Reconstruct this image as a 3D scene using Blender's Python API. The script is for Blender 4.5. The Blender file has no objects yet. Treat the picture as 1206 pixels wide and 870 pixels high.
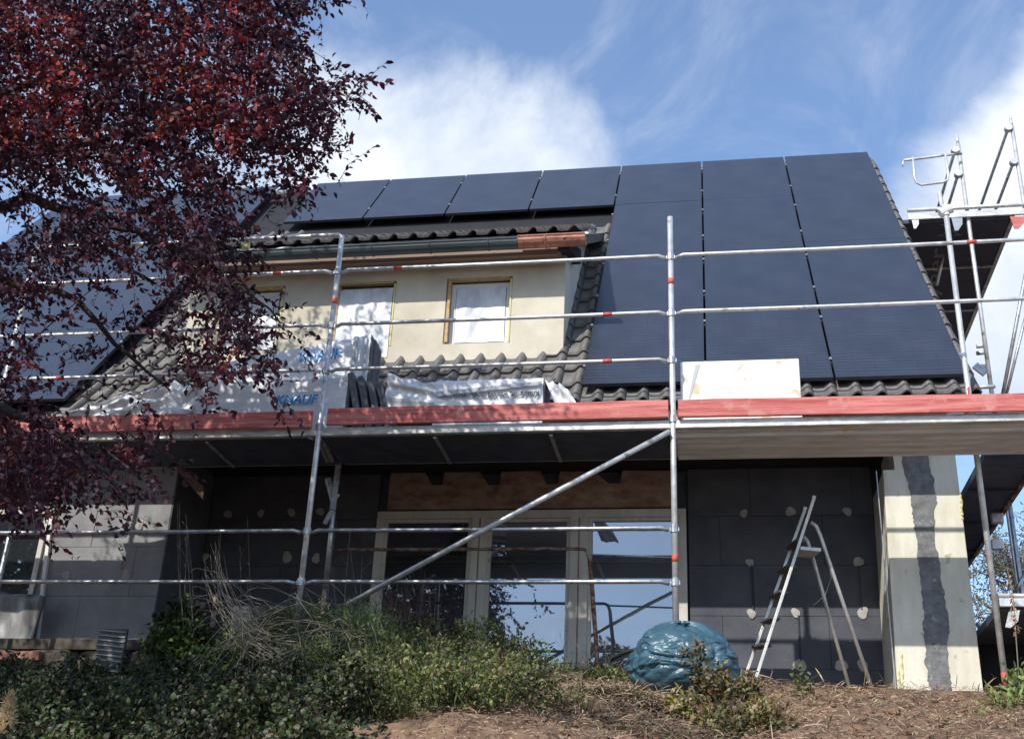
import bpy, math, random
import numpy as np
from mathutils import Vector, Matrix, noise
random.seed(7); rng = np.random.default_rng(7)
C = bpy.context.scene.collection
SC = bpy.context.scene
# ------------------------------------------------------------------ camera
CAMP = np.array([.34, -9.25, -1.9]); YAW, PITCH, ROLL, FPX = -.184, .427, .047, 1400.
def cam_axes():
    cy, sy = math.cos(YAW), math.sin(YAW); cp, sp = math.cos(PITCH), math.sin(PITCH); cr, sr = math.cos(ROLL), math.sin(ROLL)
    f = np.array([sy*cp, cy*cp, sp]); r0 = np.array([cy, -sy, 0]); u0 = np.cross(r0, f)
    return cr*r0+sr*u0, -sr*r0+cr*u0, f
RX, UX, FX = cam_axes()
cam = bpy.data.objects.new('camera', bpy.data.cameras.new('camera')); C.objects.link(cam)
M = Matrix.Identity(4)
for i in range(3):
    M[i][0] = RX[i]; M[i][1] = UX[i]; M[i][2] = -FX[i]; M[i][3] = CAMP[i]
cam.matrix_world = M
cam.data.sensor_width = 36; cam.data.lens = 36*FPX/1206; cam.data.clip_end = 3000; cam.data.clip_start = .05
SC.camera = cam
def at(px, py, Y):
    d = FX+RX*(px-603)/FPX-UX*(py-435)/FPX
    return CAMP+d*(Y-CAMP[1])/d[1]
def pix(P):
    d = np.asarray(P)-CAMP; z = d@FX
    return 603+FPX*(d@RX)/z, 435-FPX*(d@UX)/z
# ------------------------------------------------------------------ light and sky
SUN = Vector((.48, 1, -.95)).normalized()
w = bpy.data.worlds.new('World'); SC.world = w; w.use_nodes = True
nt = w.node_tree; N = nt.nodes; L = nt.links
for n in list(N): N.remove(n)
out = N.new('ShaderNodeOutputWorld'); bg = N.new('ShaderNodeBackground'); L.new(bg.outputs[0], out.inputs[0])
sky = N.new('ShaderNodeTexSky'); sky.sky_type = 'NISHITA'; sky.sun_disc = False
sky.sun_elevation = math.asin(-SUN.z); sky.sun_rotation = math.atan2(-SUN.x, -SUN.y)
sky.air_density = 1.0; sky.dust_density = .6; sky.ozone_density = 1.6
bg.inputs['Strength'].default_value = .14
tc = N.new('ShaderNodeTexCoord')
def mnode(op, a, b=None, clamp=False):
    n = N.new('ShaderNodeMath'); n.operation = op; n.use_clamp = clamp
    for i, v in enumerate((a, b)):
        if v is None: continue
        if isinstance(v, (int, float)): n.inputs[i].default_value = v
        else: L.new(v, n.inputs[i])
    return n.outputs[0]
def wnoise(scale, detail, rough, dist=0., off=(0, 0, 0), sc=(1, 1, 1)):
    mp = N.new('ShaderNodeMapping'); mp.inputs['Location'].default_value = off; mp.inputs['Scale'].default_value = sc
    L.new(tc.outputs['Generated'], mp.inputs[0])
    n = N.new('ShaderNodeTexNoise'); n.inputs['Scale'].default_value = scale; n.inputs['Detail'].default_value = detail
    n.inputs['Roughness'].default_value = rough; n.inputs['Distortion'].default_value = dist
    L.new(mp.outputs[0], n.inputs['Vector']); return n.outputs['Fac']
def blob(px, py, rad, gain):
    d = FX+RX*(px-603)/FPX-UX*(py-435)/FPX; d = d/np.linalg.norm(d)
    v = N.new('ShaderNodeVectorMath'); v.operation = 'DISTANCE'; L.new(tc.outputs['Generated'], v.inputs[0]); v.inputs[1].default_value = tuple(d)
    m = N.new('ShaderNodeMapRange'); m.interpolation_type = 'SMOOTHSTEP'; L.new(v.outputs['Value'], m.inputs['Value'])
    m.inputs['From Min'].default_value = 0; m.inputs['From Max'].default_value = rad/FPX
    m.inputs['To Min'].default_value = gain; m.inputs['To Max'].default_value = 0
    return m.outputs[0]
def ramp01(v, a, b):
    m = N.new('ShaderNodeMapRange'); m.interpolation_type = 'SMOOTHSTEP'; L.new(v, m.inputs['Value'])
    m.inputs['From Min'].default_value = a; m.inputs['From Max'].default_value = b; return m.outputs[0]
big = wnoise(3.2, 9, .62, .35, (3.1, .4, 1.7))
fine = wnoise(9, 8, .6, .5, (1, 2, 3))
wis = wnoise(5, 8, .66, .9, (7, 2, 1), (1, 1, 1.6))
m = mnode('ADD', big, mnode('MULTIPLY', mnode('SUBTRACT', fine, .5), .28))
for a in ((540, 260, 290, .20), (660, 215, 190, .13), (430, 120, 260, .08), (120, 200, 380, .20), (1300, 290, 350, .78), (760, 60, 260, -.16), (1010, 50, 260, -.12), (560, 0, 260, -.16), (1190, 560, 220, -.18)):
    m = mnode('ADD', m, blob(*a))
cl = ramp01(m, .49, .86)
veil = mnode('ADD', mnode('MULTIPLY', ramp01(wis, .40, .80), .40), .04)
cover = mnode('MAXIMUM', cl, veil, True)
shade = ramp01(wnoise(6, 6, .6, .2, (5, 5, 5)), .3, .7)
cc = N.new('ShaderNodeMix'); cc.data_type = 'RGBA'; L.new(shade, cc.inputs['Factor'])
cc.inputs['A'].default_value = (4.7, 5.3, 6.3, 1); cc.inputs['B'].default_value = (7.2, 7.5, 7.9, 1)
mx = N.new('ShaderNodeMix'); mx.data_type = 'RGBA'; L.new(cover, mx.inputs['Factor'])
tn = N.new('ShaderNodeMix'); tn.data_type = 'RGBA'; tn.blend_type = 'MULTIPLY'; tn.inputs['Factor'].default_value = 1; L.new(sky.outputs[0], tn.inputs['A']); tn.inputs['B'].default_value = (1.32, 1.46, 1.60, 1)
L.new(tn.outputs['Result'], mx.inputs['A']); L.new(cc.outputs['Result'], mx.inputs['B']); L.new(mx.outputs['Result'], bg.inputs['Color'])
sl = bpy.data.lights.new('sun', 'SUN'); sl.energy = 4.4; sl.angle = math.radians(.5); sl.color = (1, .955, .88)
so = bpy.data.objects.new('sun', sl); C.objects.link(so); so.rotation_euler = SUN.to_track_quat('-Z', 'Y').to_euler(); so.location = (-6, -12, 12)
SC.view_settings.view_transform = 'Standard'; SC.view_settings.look = 'None'; SC.view_settings.exposure = 0.15; SC.view_settings.gamma = 1
# ------------------------------------------------------------------ materials
def mat(name, c1, c2=None, rough=.7, scale=8, metal=0, bump=0, bscale=40, detail=4, stretch=(1, 1, 1), spots=None, spec=.5, trans=0, lo=.35, hi=.65, attr=None, coat=0):
    m = bpy.data.materials.new(name); m.use_nodes = True; t = m.node_tree; n = t.nodes; l = t.links
    p = n['Principled BSDF']; p.inputs['Roughness'].default_value = rough; p.inputs['Metallic'].default_value = metal
    p.inputs['Specular IOR Level'].default_value = spec; p.inputs['Coat Weight'].default_value = coat; p.inputs['Coat Roughness'].default_value = .05
    co = n.new('ShaderNodeTexCoord'); mp = n.new('ShaderNodeMapping'); mp.inputs['Scale'].default_value = stretch; l.new(co.outputs['Object'], mp.inputs[0])
    col = None
    if c2 is not None:
        nz = n.new('ShaderNodeTexNoise'); nz.inputs['Scale'].default_value = scale; nz.inputs['Detail'].default_value = detail; nz.inputs['Roughness'].default_value = .6; l.new(mp.outputs[0], nz.inputs['Vector'])
        r = n.new('ShaderNodeValToRGB'); r.color_ramp.elements[0].position = lo; r.color_ramp.elements[1].position = hi
        r.color_ramp.elements[0].color = (*c1, 1); r.color_ramp.elements[1].color = (*c2, 1); l.new(nz.outputs['Fac'], r.inputs[0]); col = r.outputs[0]
        if spots:
            sc, thr, wd, sco = spots
            z = n.new('ShaderNodeTexNoise'); z.inputs['Scale'].default_value = sc; z.inputs['Detail'].default_value = 6; l.new(co.outputs['Object'], z.inputs['Vector'])
            k = n.new('ShaderNodeMapRange'); l.new(z.outputs['Fac'], k.inputs['Value']); k.inputs['From Min'].default_value = thr; k.inputs['From Max'].default_value = thr+wd
            x = n.new('ShaderNodeMix'); x.data_type = 'RGBA'; l.new(k.outputs[0], x.inputs['Factor']); l.new(col, x.inputs['A']); x.inputs['B'].default_value = (*sco, 1); col = x.outputs['Result']
    if attr:
        a = n.new('ShaderNodeAttribute'); a.attribute_name = attr
        col = a.outputs['Color']
    if col is not None: l.new(col, p.inputs['Base Color'])
    else: p.inputs['Base Color'].default_value = (*c1, 1)
    if bump:
        b = n.new('ShaderNodeBump'); b.inputs['Strength'].default_value = bump; b.inputs['Distance'].default_value = .01
        z = n.new('ShaderNodeTexNoise'); z.inputs['Scale'].default_value = bscale; z.inputs['Detail'].default_value = 5; l.new(mp.outputs[0], z.inputs['Vector'])
        l.new(z.outputs['Fac'], b.inputs['Height']); l.new(b.outputs[0], p.inputs['Normal'])
    if trans:
        tr = n.new('ShaderNodeBsdfTranslucent'); mxs = n.new('ShaderNodeMixShader'); mxs.inputs[0].default_value = trans
        if col is not None: l.new(col, tr.inputs[0])
        else: tr.inputs[0].default_value = (*c1, 1)
        l.new(p.outputs[0], mxs.inputs[1]); l.new(tr.outputs[0], mxs.inputs[2]); l.new(mxs.outputs[0], n['Material Output'].inputs[0])
    return m
galv = mat('galvanised_steel', (.34, .35, .36), (.58, .59, .59), .42, 14, .75, .25, 60, spots=(9, .66, .05, (.20, .17, .13)))
galv_b = mat('bright_steel', (.5, .5, .5), (.72, .72, .70), .45, 12, .55, .2, 60, spots=(7, .64, .06, (.3, .27, .22)))
rust = mat('rusty_paint', (.16, .05, .03), (.36, .30, .26), .7, 9, .3, .4, 60, stretch=(1, 1, 2), lo=.45, hi=.6)
redtape = mat('red_band', (.62, .07, .05), (.5, .10, .07), .6, 30)
toe = mat('red_toeboard', (.40, .07, .06), (.66, .23, .20), .7, 3.5, 0, .5, 30, detail=9, stretch=(.5, 8, 9), spots=(7, .57, .10, (.56, .22, .19)))
alu = mat('deck_edge_alu', (.42, .42, .40), (.66, .65, .60), .5, 7, .45, .25, 40, stretch=(1, 3, 3), spots=(6, .58, .06, (.72, .68, .56)))
alurib = mat('ribbed_deck_steel', (.50, .54, .58), (.70, .74, .77), .6, 4, 0, .2, 30, stretch=(.7, 5, 5), spots=(3, .66, .04, (.60, .50, .36)))
deckply = mat('deck_plywood', (.035, .045, .072), (.06, .07, .10), .7, 6, 0, .2)
tile_m = mat('roof_tile', (.085, .078, .072), (.155, .14, .13), .62, 7, 0, .35, 60, spots=(26, .66, .05, (.22, .21, .19)))
under = mat('roof_underlay', (.008, .009, .013), (.014, .014, .018), .9, 5)
wood_b = mat('rafter_wood', (.10, .055, .035), (.17, .10, .065), .8, 4, 0, .3, 30, stretch=(1, 1, 8))
plaster = mat('beige_plaster', (.50, .445, .345), (.65, .59, .475), .9, 2.2, 0, .25, 90, detail=7, spots=(3.4, .62, .14, (.50, .46, .38)))
cheek_m = mat('grey_render', (.55, .53, .48), (.66, .64, .59), .9, 3, 0, .2, 60)
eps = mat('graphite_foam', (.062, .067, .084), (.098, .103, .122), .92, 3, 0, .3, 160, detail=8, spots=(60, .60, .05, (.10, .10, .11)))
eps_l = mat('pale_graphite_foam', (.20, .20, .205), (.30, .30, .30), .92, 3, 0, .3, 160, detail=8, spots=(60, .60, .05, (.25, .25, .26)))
epsedge = mat('foam_joint', (.045, .047, .055), None, .95)
putty = mat('putty_spot', (.30, .29, .26), (.44, .42, .38), .9, 12, 0, .4, 60)
cream = mat('cream_render', (.58, .55, .44), (.73, .705, .60), .9, 5, 0, .35, 90, stretch=(1.4, 1, .35), detail=8, spots=(10, .64, .06, (.42, .40, .33)))
greystrip = mat('grey_adhesive', (.13, .135, .14), (.22, .225, .23), .92, 14, 0, .6, 120, spots=(22, .66, .03, (.34, .33, .30)))
foam_y = mat('yellow_foam', (.58, .54, .20), (.68, .64, .34), .8, 20, 0, .5)
foam_o = mat('orange_foam', (.42, .27, .12), (.58, .42, .20), .8, 20, 0, .5)
lintel_m = mat('old_brick_mortar', (.22, .11, .08), (.38, .27, .21), .95, 6, 0, .8, 40, stretch=(1, 1, 2), detail=8)
frame_w = mat('window_frame', (.50, .47, .41), (.62, .60, .54), .6, 8, 0, .15, 60, stretch=(1, 1, .3), spots=(14, .66, .05, (.34, .28, .22)))
frame_d = mat('white_frame', (.66, .66, .63), (.74, .74, .71), .5, 6)
copper = mat('old_copper', (.34, .13, .085), (.50, .25, .18), .5, 9, .35, .3, 40, spots=(16, .62, .06, (.16, .07, .05)))
gutter_m = mat('slate_gutter', (.05, .068, .072), (.075, .095, .10), .45, 5, .2, .1)
fascia = mat('fascia_board', (.22, .15, .11), (.30, .22, .17), .85, 3, 0, .3, 30, stretch=(.3, 3, 3))
wrapw = mat('white_wrap', (.70, .71, .72), (.84, .84, .84), .45, 5, 0, .8, 9, stretch=(1, 1, 2.5), spec=.6)
wraps = mat('silver_wrap', (.58, .60, .62), (.76, .77, .78), .5, 4, 0, .3, 8, stretch=(.6, 1, 2), spec=.6)
wrapf = mat('flat_white_wrap', (.72, .73, .74), (.80, .805, .81), .55, 4, 0, .12, 8)
blue_ink = mat('blue_print', (.03, .26, .58), None, .5)
grey_ink = mat('grey_print', (.09, .095, .11), None, .6)
grey_band = mat('grey_stripe', (.42, .44, .47), None, .5)
board_g = mat('insulation_board', (.10, .105, .12), (.15, .155, .165), .95, 20, 0, .4, 80)
boxfoam = mat('pale_foam_board', (.74, .735, .70), (.83, .825, .80), .8, 4, 0, .3, 40, stretch=(.5, 1, 6), spots=(5, .60, .05, (.60, .50, .34)))
soil = mat('brown_soil', (.085, .05, .032), (.23, .145, .088), .98, 7, 0, 1.0, 30, detail=10, spots=(30, .6, .06, (.33, .24, .16)))
straw = mat('dry_litter', (.2, .12, .07), (.4, .29, .18), .9, 3, attr='tint')
rock = mat('field_stone', (.055, .045, .036), (.12, .10, .08), .95, 6, 0, .9, 20, detail=8)
bark = mat('plum_bark', (.03, .022, .02), (.06, .045, .04), .9, 14, 0, .6, 40)
leafm = mat('plum_leaf', (.04, .01, .015), None, .6, attr='tint', trans=.22, spec=.3)
greenm = mat('green_leaf', (.06, .1, .02), None, .5, attr='tint', trans=.3, spec=.4)
twigm = mat('pale_twig', (.17, .14, .105), (.30, .255, .20), .85, 6)
darktwig = mat('dark_stalk', (.09, .05, .04), (.14, .08, .06), .85, 6)
bagm = mat('blue_bag_plastic', (.03, .082, .115), (.055, .125, .165), .36, 4, 0, 1.0, 9, stretch=(1, 1, 3), spec=.7)
black = mat('black_rubber', (.02, .02, .02), None, .6)
alul = mat('ladder_aluminium', (.46, .44, .40), (.62, .60, .55), .45, 10, .5, .2, 50, spots=(14, .66, .04, (.35, .30, .24)))
stepm = mat('ladder_tread', (.05, .05, .052), (.10, .095, .09), .7, 18)
pampas = mat('pampas_plume', (.5, .4, .22), None, .9, attr='tint', trans=.35)
film = mat('white_film', (.44, .46, .49), (.72, .73, .75), .35, 4, 0, .6, 5, stretch=(1.6, 1, .7), spec=.7)
metalgrey = mat('zinc_sill', (.3, .31, .32), (.4, .41, .42), .4, 6, .6)
def glass_mat(name, refl, tint):
    m = bpy.data.materials.new(name); m.use_nodes = True; n = m.node_tree.nodes; l = m.node_tree.links
    p = n['Principled BSDF']; p.inputs['Base Color'].default_value = tint; p.inputs['Roughness'].default_value = .25
    g = n.new('ShaderNodeBsdfGlossy'); g.inputs['Roughness'].default_value = .015; g.inputs['Color'].default_value = (.92, .95, 1, 1)
    b = n.new('ShaderNodeBump'); b.inputs['Strength'].default_value = .05; b.inputs['Distance'].default_value = .02
    z = n.new('ShaderNodeTexNoise'); z.inputs['Scale'].default_value = 1.6; l.new(z.outputs['Fac'], b.inputs['Height']); l.new(b.outputs[0], g.inputs['Normal'])
    x = n.new('ShaderNodeMixShader'); x.inputs[0].default_value = refl
    l.new(p.outputs[0], x.inputs[1]); l.new(g.outputs[0], x.inputs[2]); l.new(x.outputs[0], n['Material Output'].inputs[0]); return m
pane_m = glass_mat('window_glass', .23, (.012, .013, .018, 1))
def panel_mat():
    m = bpy.data.materials.new('solar_glass'); m.use_nodes = True; n = m.node_tree.nodes; l = m.node_tree.links
    p = n['Principled BSDF']; p.inputs['Roughness'].default_value = .27; p.inputs['Specular IOR Level'].default_value = .62
    co = n.new('ShaderNodeTexCoord'); s = n.new('ShaderNodeSeparateXYZ'); l.new(co.outputs['Object'], s.inputs[0])
    def md(op, a, b, c=None):
        k = n.new('ShaderNodeMath'); k.operation = op
        for i, v in enumerate((a, b)):
            if isinstance(v, (int, float)): k.inputs[i].default_value = v
            else: l.new(v, k.inputs[i])
        return k.outputs[0]
    fy = md('FRACT', md('DIVIDE', s.outputs['Y'], .063), 0); ly = md('LESS_THAN', fy, .3)
    cy = md('LESS_THAN', md('FRACT', md('DIVIDE', s.outputs['Y'], .0945), 0), .035)
    cx = md('LESS_THAN', md('FRACT', md('DIVIDE', s.outputs['X'], .186), 0), .015)
    nz = n.new('ShaderNodeTexNoise'); nz.inputs['Scale'].default_value = 2.5; nz.inputs['Detail'].default_value = 6; l.new(co.outputs['Object'], nz.inputs['Vector'])
    f = md('ADD', md('MULTIPLY', ly, .28), md('MULTIPLY', md('MAXIMUM', cy, cx), -.5)); f = md('ADD', f, md('MULTIPLY', nz.outputs['Fac'], .8))
    r = n.new('ShaderNodeValToRGB'); r.color_ramp.elements[0].color = (.013, .017, .028, 1); r.color_ramp.elements[1].color = (.050, .057, .078, 1); r.color_ramp.elements[1].position = 1.0
    l.new(f, r.inputs[0]); l.new(r.outputs[0], p.inputs['Base Color'])
    b = n.new('ShaderNodeBump'); b.inputs['Strength'].default_value = .12; b.inputs['Distance'].default_value = .002; l.new(ly, b.inputs['Height']); l.new(b.outputs[0], p.inputs['Normal'])
    return m
panelm = panel_mat(); pframe = mat('black_frame', (.030, .034, .046), None, .35)
# ------------------------------------------------------------------ mesh helpers
class MB:
    def __init__(s): s.v = []; s.f = []
    def add(s, vs, fs):
        o = len(s.v); s.v += [tuple(map(float, p)) for p in vs]; s.f += [tuple(i+o for i in f) for f in fs]; return s
    def box(s, a, b):
        x0, y0, z0 = a; x1, y1, z1 = b
        return s.add([(x0, y0, z0), (x1, y0, z0), (x1, y1, z0), (x0, y1, z0), (x0, y0, z1), (x1, y0, z1), (x1, y1, z1), (x0, y1, z1)],
                     [(0, 3, 2, 1), (4, 5, 6, 7), (0, 1, 5, 4), (1, 2, 6, 5), (2, 3, 7, 6), (3, 0, 4, 7)])
    def prism(s, poly, d):   # poly: list of 3d points (front), d: extrusion vector
        n = len(poly); a = [Vector(p) for p in poly]; b = [p+Vector(d) for p in a]
        return s.add([tuple(p) for p in a+b], [tuple(range(n)), tuple(range(2*n-1, n-1, -1))]+[(i, n+i, n+(i+1) % n, (i+1) % n) for i in range(n)])
    def bar(s, a, b, w, h, up=(0, 0, 1)):
        a, b = Vector(a), Vector(b); d = (b-a).normalized(); u = Vector(up); x = d.cross(u)
        if x.length < 1e-3: x = d.cross(Vector((1, 0, 0)))
        x.normalize(); u = x.cross(d).normalized(); p = []
        for c in (a, b): p += [c-x*w/2-u*h/2, c+x*w/2-u*h/2, c+x*w/2+u*h/2, c-x*w/2+u*h/2]
        return s.add([tuple(q) for q in p], [(0, 1, 2, 3), (7, 6, 5, 4), (0, 4, 5, 1), (1, 5, 6, 2), (2, 6, 7, 3), (3, 7, 4, 0)])
    def tube(s, pts, r, n=10, cap=True):
        pts = [Vector(p) for p in pts]; rs = r if isinstance(r, (list, tuple)) else [r]*len(pts)
        o = len(s.v); ref = None
        for i, p in enumerate(pts):
            d = (pts[min(i+1, len(pts)-1)]-pts[max(i-1, 0)]).normalized()
            if ref is None: ref = d.cross(Vector((0, 0, 1)) if abs(d.z) < .9 else Vector((1, 0, 0))).normalized()
            x = (ref-d*ref.dot(d)).normalized(); y = d.cross(x); ref = x
            for k in range(n):
                t = 2*math.pi*k/n; s.v.append(tuple(p+(x*math.cos(t)+y*math.sin(t))*rs[i]))
        for i in range(len(pts)-1):
            for k in range(n): s.f.append((o+i*n+k, o+i*n+(k+1) % n, o+(i+1)*n+(k+1) % n, o+(i+1)*n+k))
        if cap: s.f.append(tuple(o+k for k in reversed(range(n)))); s.f.append(tuple(o+(len(pts)-1)*n+k for k in range(n)))
        return s
    def mesh(s, name):
        m = bpy.data.meshes.new(name); m.from_pydata(s.v, [], s.f); m.update(); return m
def link(name, me, m, parent=None, smooth=False, bevel=0, origin=True):
    o = bpy.data.objects.new(name, me); C.objects.link(o)
    if m and not me.materials: me.materials.append(m)
    if smooth: me.shade_smooth() if hasattr(me, 'shade_smooth') else None
    if origin and len(me.vertices) and parent is None:
        pass
    if parent: o.parent = parent; o.matrix_parent_inverse = parent.matrix_world.inverted() if parent.matrix_world != Matrix.Identity(4) else Matrix.Identity(4)
    if bevel:
        b = o.modifiers.new('bevel', 'BEVEL'); b.width = bevel; b.segments = 2; b.limit_method = 'ANGLE'
    return o
def build(name, mb, m, parent=None, smooth=False, bevel=0): return link(name, mb.mesh(name), m, parent, smooth, bevel)
def smoothtube(o):
    for p in o.data.polygons: p.use_smooth = len(p.vertices) == 4
    return o
def thing(name, label, cat, group=None, loc=(0, 0, 0)):
    o = bpy.data.objects.new(name, None); C.objects.link(o); o.empty_display_size = .1; o['label'] = label; o['category'] = cat
    if group: o['group'] = group
    return o      # parts are modelled in world coordinates, the base is moved under them at the end
def tag(o, label, cat, group=None):
    o['label'] = label; o['category'] = cat
    if group: o['group'] = group
    return o
def struct(o): o['kind'] = 'structure'; return o
def stuff(o): o['kind'] = 'stuff'; return o
def leaf_mesh(name, P, D, Nn, Ln, Wd, col, fold=.25):
    # P base, D direction, Nn normal (arrays n,3)
    n = len(P); D = D/np.linalg.norm(D, axis=1, keepdims=True); S = np.cross(D, Nn); S /= np.linalg.norm(S, axis=1, keepdims=True)+1e-9
    U = np.cross(S, D); Ln = Ln[:, None]; Wd = Wd[:, None]
    V = np.empty((n, 6, 3), np.float32)
    V[:, 0] = P; V[:, 1] = P+D*Ln*.35-S*Wd*.5+U*Wd*fold; V[:, 2] = P+D*Ln*.35+S*Wd*.5+U*Wd*fold
    V[:, 3] = P+D*Ln*.72-S*Wd*.38+U*Wd*fold*.7-U*Ln*.05; V[:, 4] = P+D*Ln*.72+S*Wd*.38+U*Wd*fold*.7-U*Ln*.05; V[:, 5] = P+D*Ln-U*Ln*.14
    b = (np.arange(n)*6)[:, None]; F = np.concatenate([b+np.array([[0, 2, 1]]), b+np.array([[1, 2, 4]]), b+np.array([[1, 4, 3]]), b+np.array([[3, 4, 5]])], 1).reshape(-1, 3)
    me = bpy.data.meshes.new(name); me.vertices.add(n*6); me.vertices.foreach_set('co', V.ravel())
    me.loops.add(F.size); me.loops.foreach_set('vertex_index', F.ravel().astype(np.int32)); me.polygons.add(len(F))
    me.polygons.foreach_set('loop_start', np.arange(0, F.size, 3, dtype=np.int32)); me.polygons.foreach_set('loop_total', np.full(len(F), 3, np.int32))
    me.update(calc_edges=True)
    a = me.color_attributes.new('tint', 'FLOAT_COLOR', 'POINT'); cc = np.ones((n, 6, 4), np.float32); cc[:, :, :3] = col[:, None, :]; a.data.foreach_set('color', cc.ravel())
    return me
def runit(n):
    v = rng.normal(size=(n, 3)); return v/np.linalg.norm(v, axis=1, keepdims=True)
def text_mesh(s, size, origin, adv, up, name, m, parent, bold=0, width=None, shear=0):
    cu = bpy.data.curves.new(name, 'FONT'); cu.body = s; cu.size = size; cu.offset = bold; cu.shear = shear; cu.extrude = .0008
    t = bpy.data.objects.new(name, cu); C.objects.link(t)
    me = bpy.data.meshes.new_from_object(t.evaluated_get(bpy.context.evaluated_depsgraph_get())); bpy.data.objects.remove(t)
    a, u = Vector(adv).normalized(), Vector(up).normalized(); nn = a.cross(u)
    w0 = max(v.co.x for v in me.vertices); k = (width/w0) if width else 1
    for v in me.vertices: v.co = Vector(origin)+a*v.co.x*k+u*v.co.y+nn*v.co.z
    me.materials.clear(); return link(name, me, m, parent)
# ------------------------------------------------------------------ ground
def crest(x): return -.21+.10*math.exp(-((x+2.0)/1.6)**2)
def gz(x, y):
    c = crest(x); 
    if y >= .45: z = c
    elif y > -2.3: z = c+(y-.45)*(.9/2.75)*(1+.12*math.sin(x*1.3))
    elif y > -5: z = c-.9*(1+.12*math.sin(x*1.3))-(-2.3-y)*.66
    elif y > -9: z = c-2.68-(-5-y)*.14
    else: z = c-3.24
    k = math.exp(-((y+1)/5)**2)
    z += k*(.04*math.sin(2.1*x+1.3*y)+.025*math.sin(5.3*x-3.1*y)+.015*math.sin(11*x+7*y)) * (1 if y < .4 else .3)
    return z
xs = np.concatenate([-np.geomspace(1500, 9, 14), np.arange(-8.5, 5.5, .14), np.geomspace(6, 1500, 14)])
ys = np.concatenate([-np.geomspace(1500, 10, 10), np.arange(-9.5, -3, .3), np.arange(-3, 1.6, .1), np.geomspace(1.8, 1500, 14)])
V = [(x, y, gz(x, y)+(.012*random.uniform(-1, 1) if -8 < x < 5 and -3 < y < 1.4 else 0)) for y in ys for x in xs]
nx = len(xs); F = [(j*nx+i, j*nx+i+1, (j+1)*nx+i+1, (j+1)*nx+i) for j in range(len(ys)-1) for i in range(nx-1)]
g = struct(build('ground', MB().add(V, F), soil, smooth=True))
# ------------------------------------------------------------------ house
T = math.radians(51); CT, ST = math.cos(T), math.sin(T)
def RP(x, s, h=0.): return Vector((x, .998+s*CT-h*ST, 2.557+s*ST+h*CT))
WY, RY = 1.53, 2.4
house = thing('house', 'large house under renovation behind the scaffold, dark tiled roof and grey foam insulated walls', 'house')
XL, XR, XV = -9.8, 2.52, 2.64
# shell walls
mb = MB(); mb.box((XL, WY+.08, 2.36), (XR-.02, WY+.35, 3.15)); build('upper_wall', mb, cheek_m, house)
mb = MB(); mb.box((-5.08, RY+.06, -.3), (XR-.05, RY+.30, 2.36)); build('recess_back_wall', mb, epsedge, house)
mb = MB(); mb.box((-9.8, WY+.06, -.3), (-5.1, RY+.30, 2.36)); build('left_wall_core', mb, epsedge, house)
mb = MB(); mb.box((-5.10, WY, 2.30), (XR-.1, RY+.06, 2.36)); build('porch_ceiling', mb, under, house)
mb = MB(); mb.prism([(XR-.05, RY+.3, -.3), (XR-.05, 9.0, -.3), (XR-.05, 9.0, 3.2), (XR-.05, 5.3, 7.75), (XR-.05, 1.7, 3.2), (XR-.05, RY+.3, 2.2)], (-.25, 0, 0)); build('gable_wall', mb, eps, house)
# roof slab
mb = MB(); p = [RP(XL, -.17, -.03), RP(XV, -.17, -.03), RP(XV, 7.05, -.03), RP(XL, 7.05, -.03)]; mb.prism(p, tuple(RP(0, 0, -.10)-RP(0, 0, 0))); build('roof_deck', mb, under, house)
top = RP(0, 7.05, -.03)
mb = MB(); mb.prism([(XL, top.y, top.z), (XV, top.y, top.z), (XV, top.y+4.7, top.z-5.8), (XL, top.y+4.7, top.z-5.8)], (0, -.08, -.1)); build('rear_roof_slope', mb, under, house)
mb = MB(); mb.tube([(XL, top.y, top.z-.02), (XV, top.y, top.z-.02)], .05, 10); smoothtube(build('ridge_tile', mb, tile_m, house))
# eave: rafter ends and boards below
for i in range(16):
    x = -9.4+i*.8; mb = MB(); mb.bar(RP(x, -.12, -.20), RP(x, 1.0, -.20), .08, .12, up=RP(0, 0, 1)-RP(0, 0, 0)); build('rafter', mb, wood_b, house)
mb = MB(); mb.box((XL, .93, 2.27), (XV, .96, 2.36)); build('eave_board', mb, wood_b, house)
mb = MB(); mb.prism([(XV, .90, 2.25), (XV, .90, 2.44), (XV, top.y, top.z), (XV, top.y, top.z-.24)], (.03, 0, 0)); build('barge_board', mb, under, house)
# S-shaped clay tile, in local coordinates: x width, y up the slope, z off the roof
def tile_mesh():
    W_, Lh = .215, .42; nu = 9; prof = []
    for i in range(nu):
        u = i/(nu-1); z = .008+(.048*math.sin(math.pi*(u-.55)/.45)**1 if u > .55 else -.006*math.sin(math.pi*u/.55)); prof.append((u*W_*1.06, z))
    v = []
    for (yy, lift) in ((0, .030), (Lh, .0)):
        for (x, z) in prof: v.append((x, yy, z+lift))
        for (x, z) in prof: v.append((x, yy, z+lift-.018))
    f = []; o = 2*nu
    for i in range(nu-1):
        f += [(i, i+1, o+i+1, o+i), (nu+i, o+nu+i, o+nu+i+1, nu+i+1), (i, nu+i, nu+i+1, i+1)]
    f += [(0, o, o+nu, nu), (nu-1, 2*nu-1, o+2*nu-1, o+nu-1)]
    m = bpy.data.meshes.new('roof_tile'); m.from_pydata(v, [], f); m.materials.append(tile_m)
    for p in m.polygons: p.use_smooth = abs(p.normal.z) > .4
    return m
TM = tile_mesh()
def mat_plane(o, ex, ey):
    ex, ey = Vector(ex).normalized(), Vector(ey).normalized(); ez = ex.cross(ey)
    m = Matrix.Identity(4)
    for i in range(3): m[i][0] = ex[i]; m[i][1] = ey[i]; m[i][2] = ez[i]; m[i][3] = o[i]
    return m
TW, TE = .212, .345
ntile = 0
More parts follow.
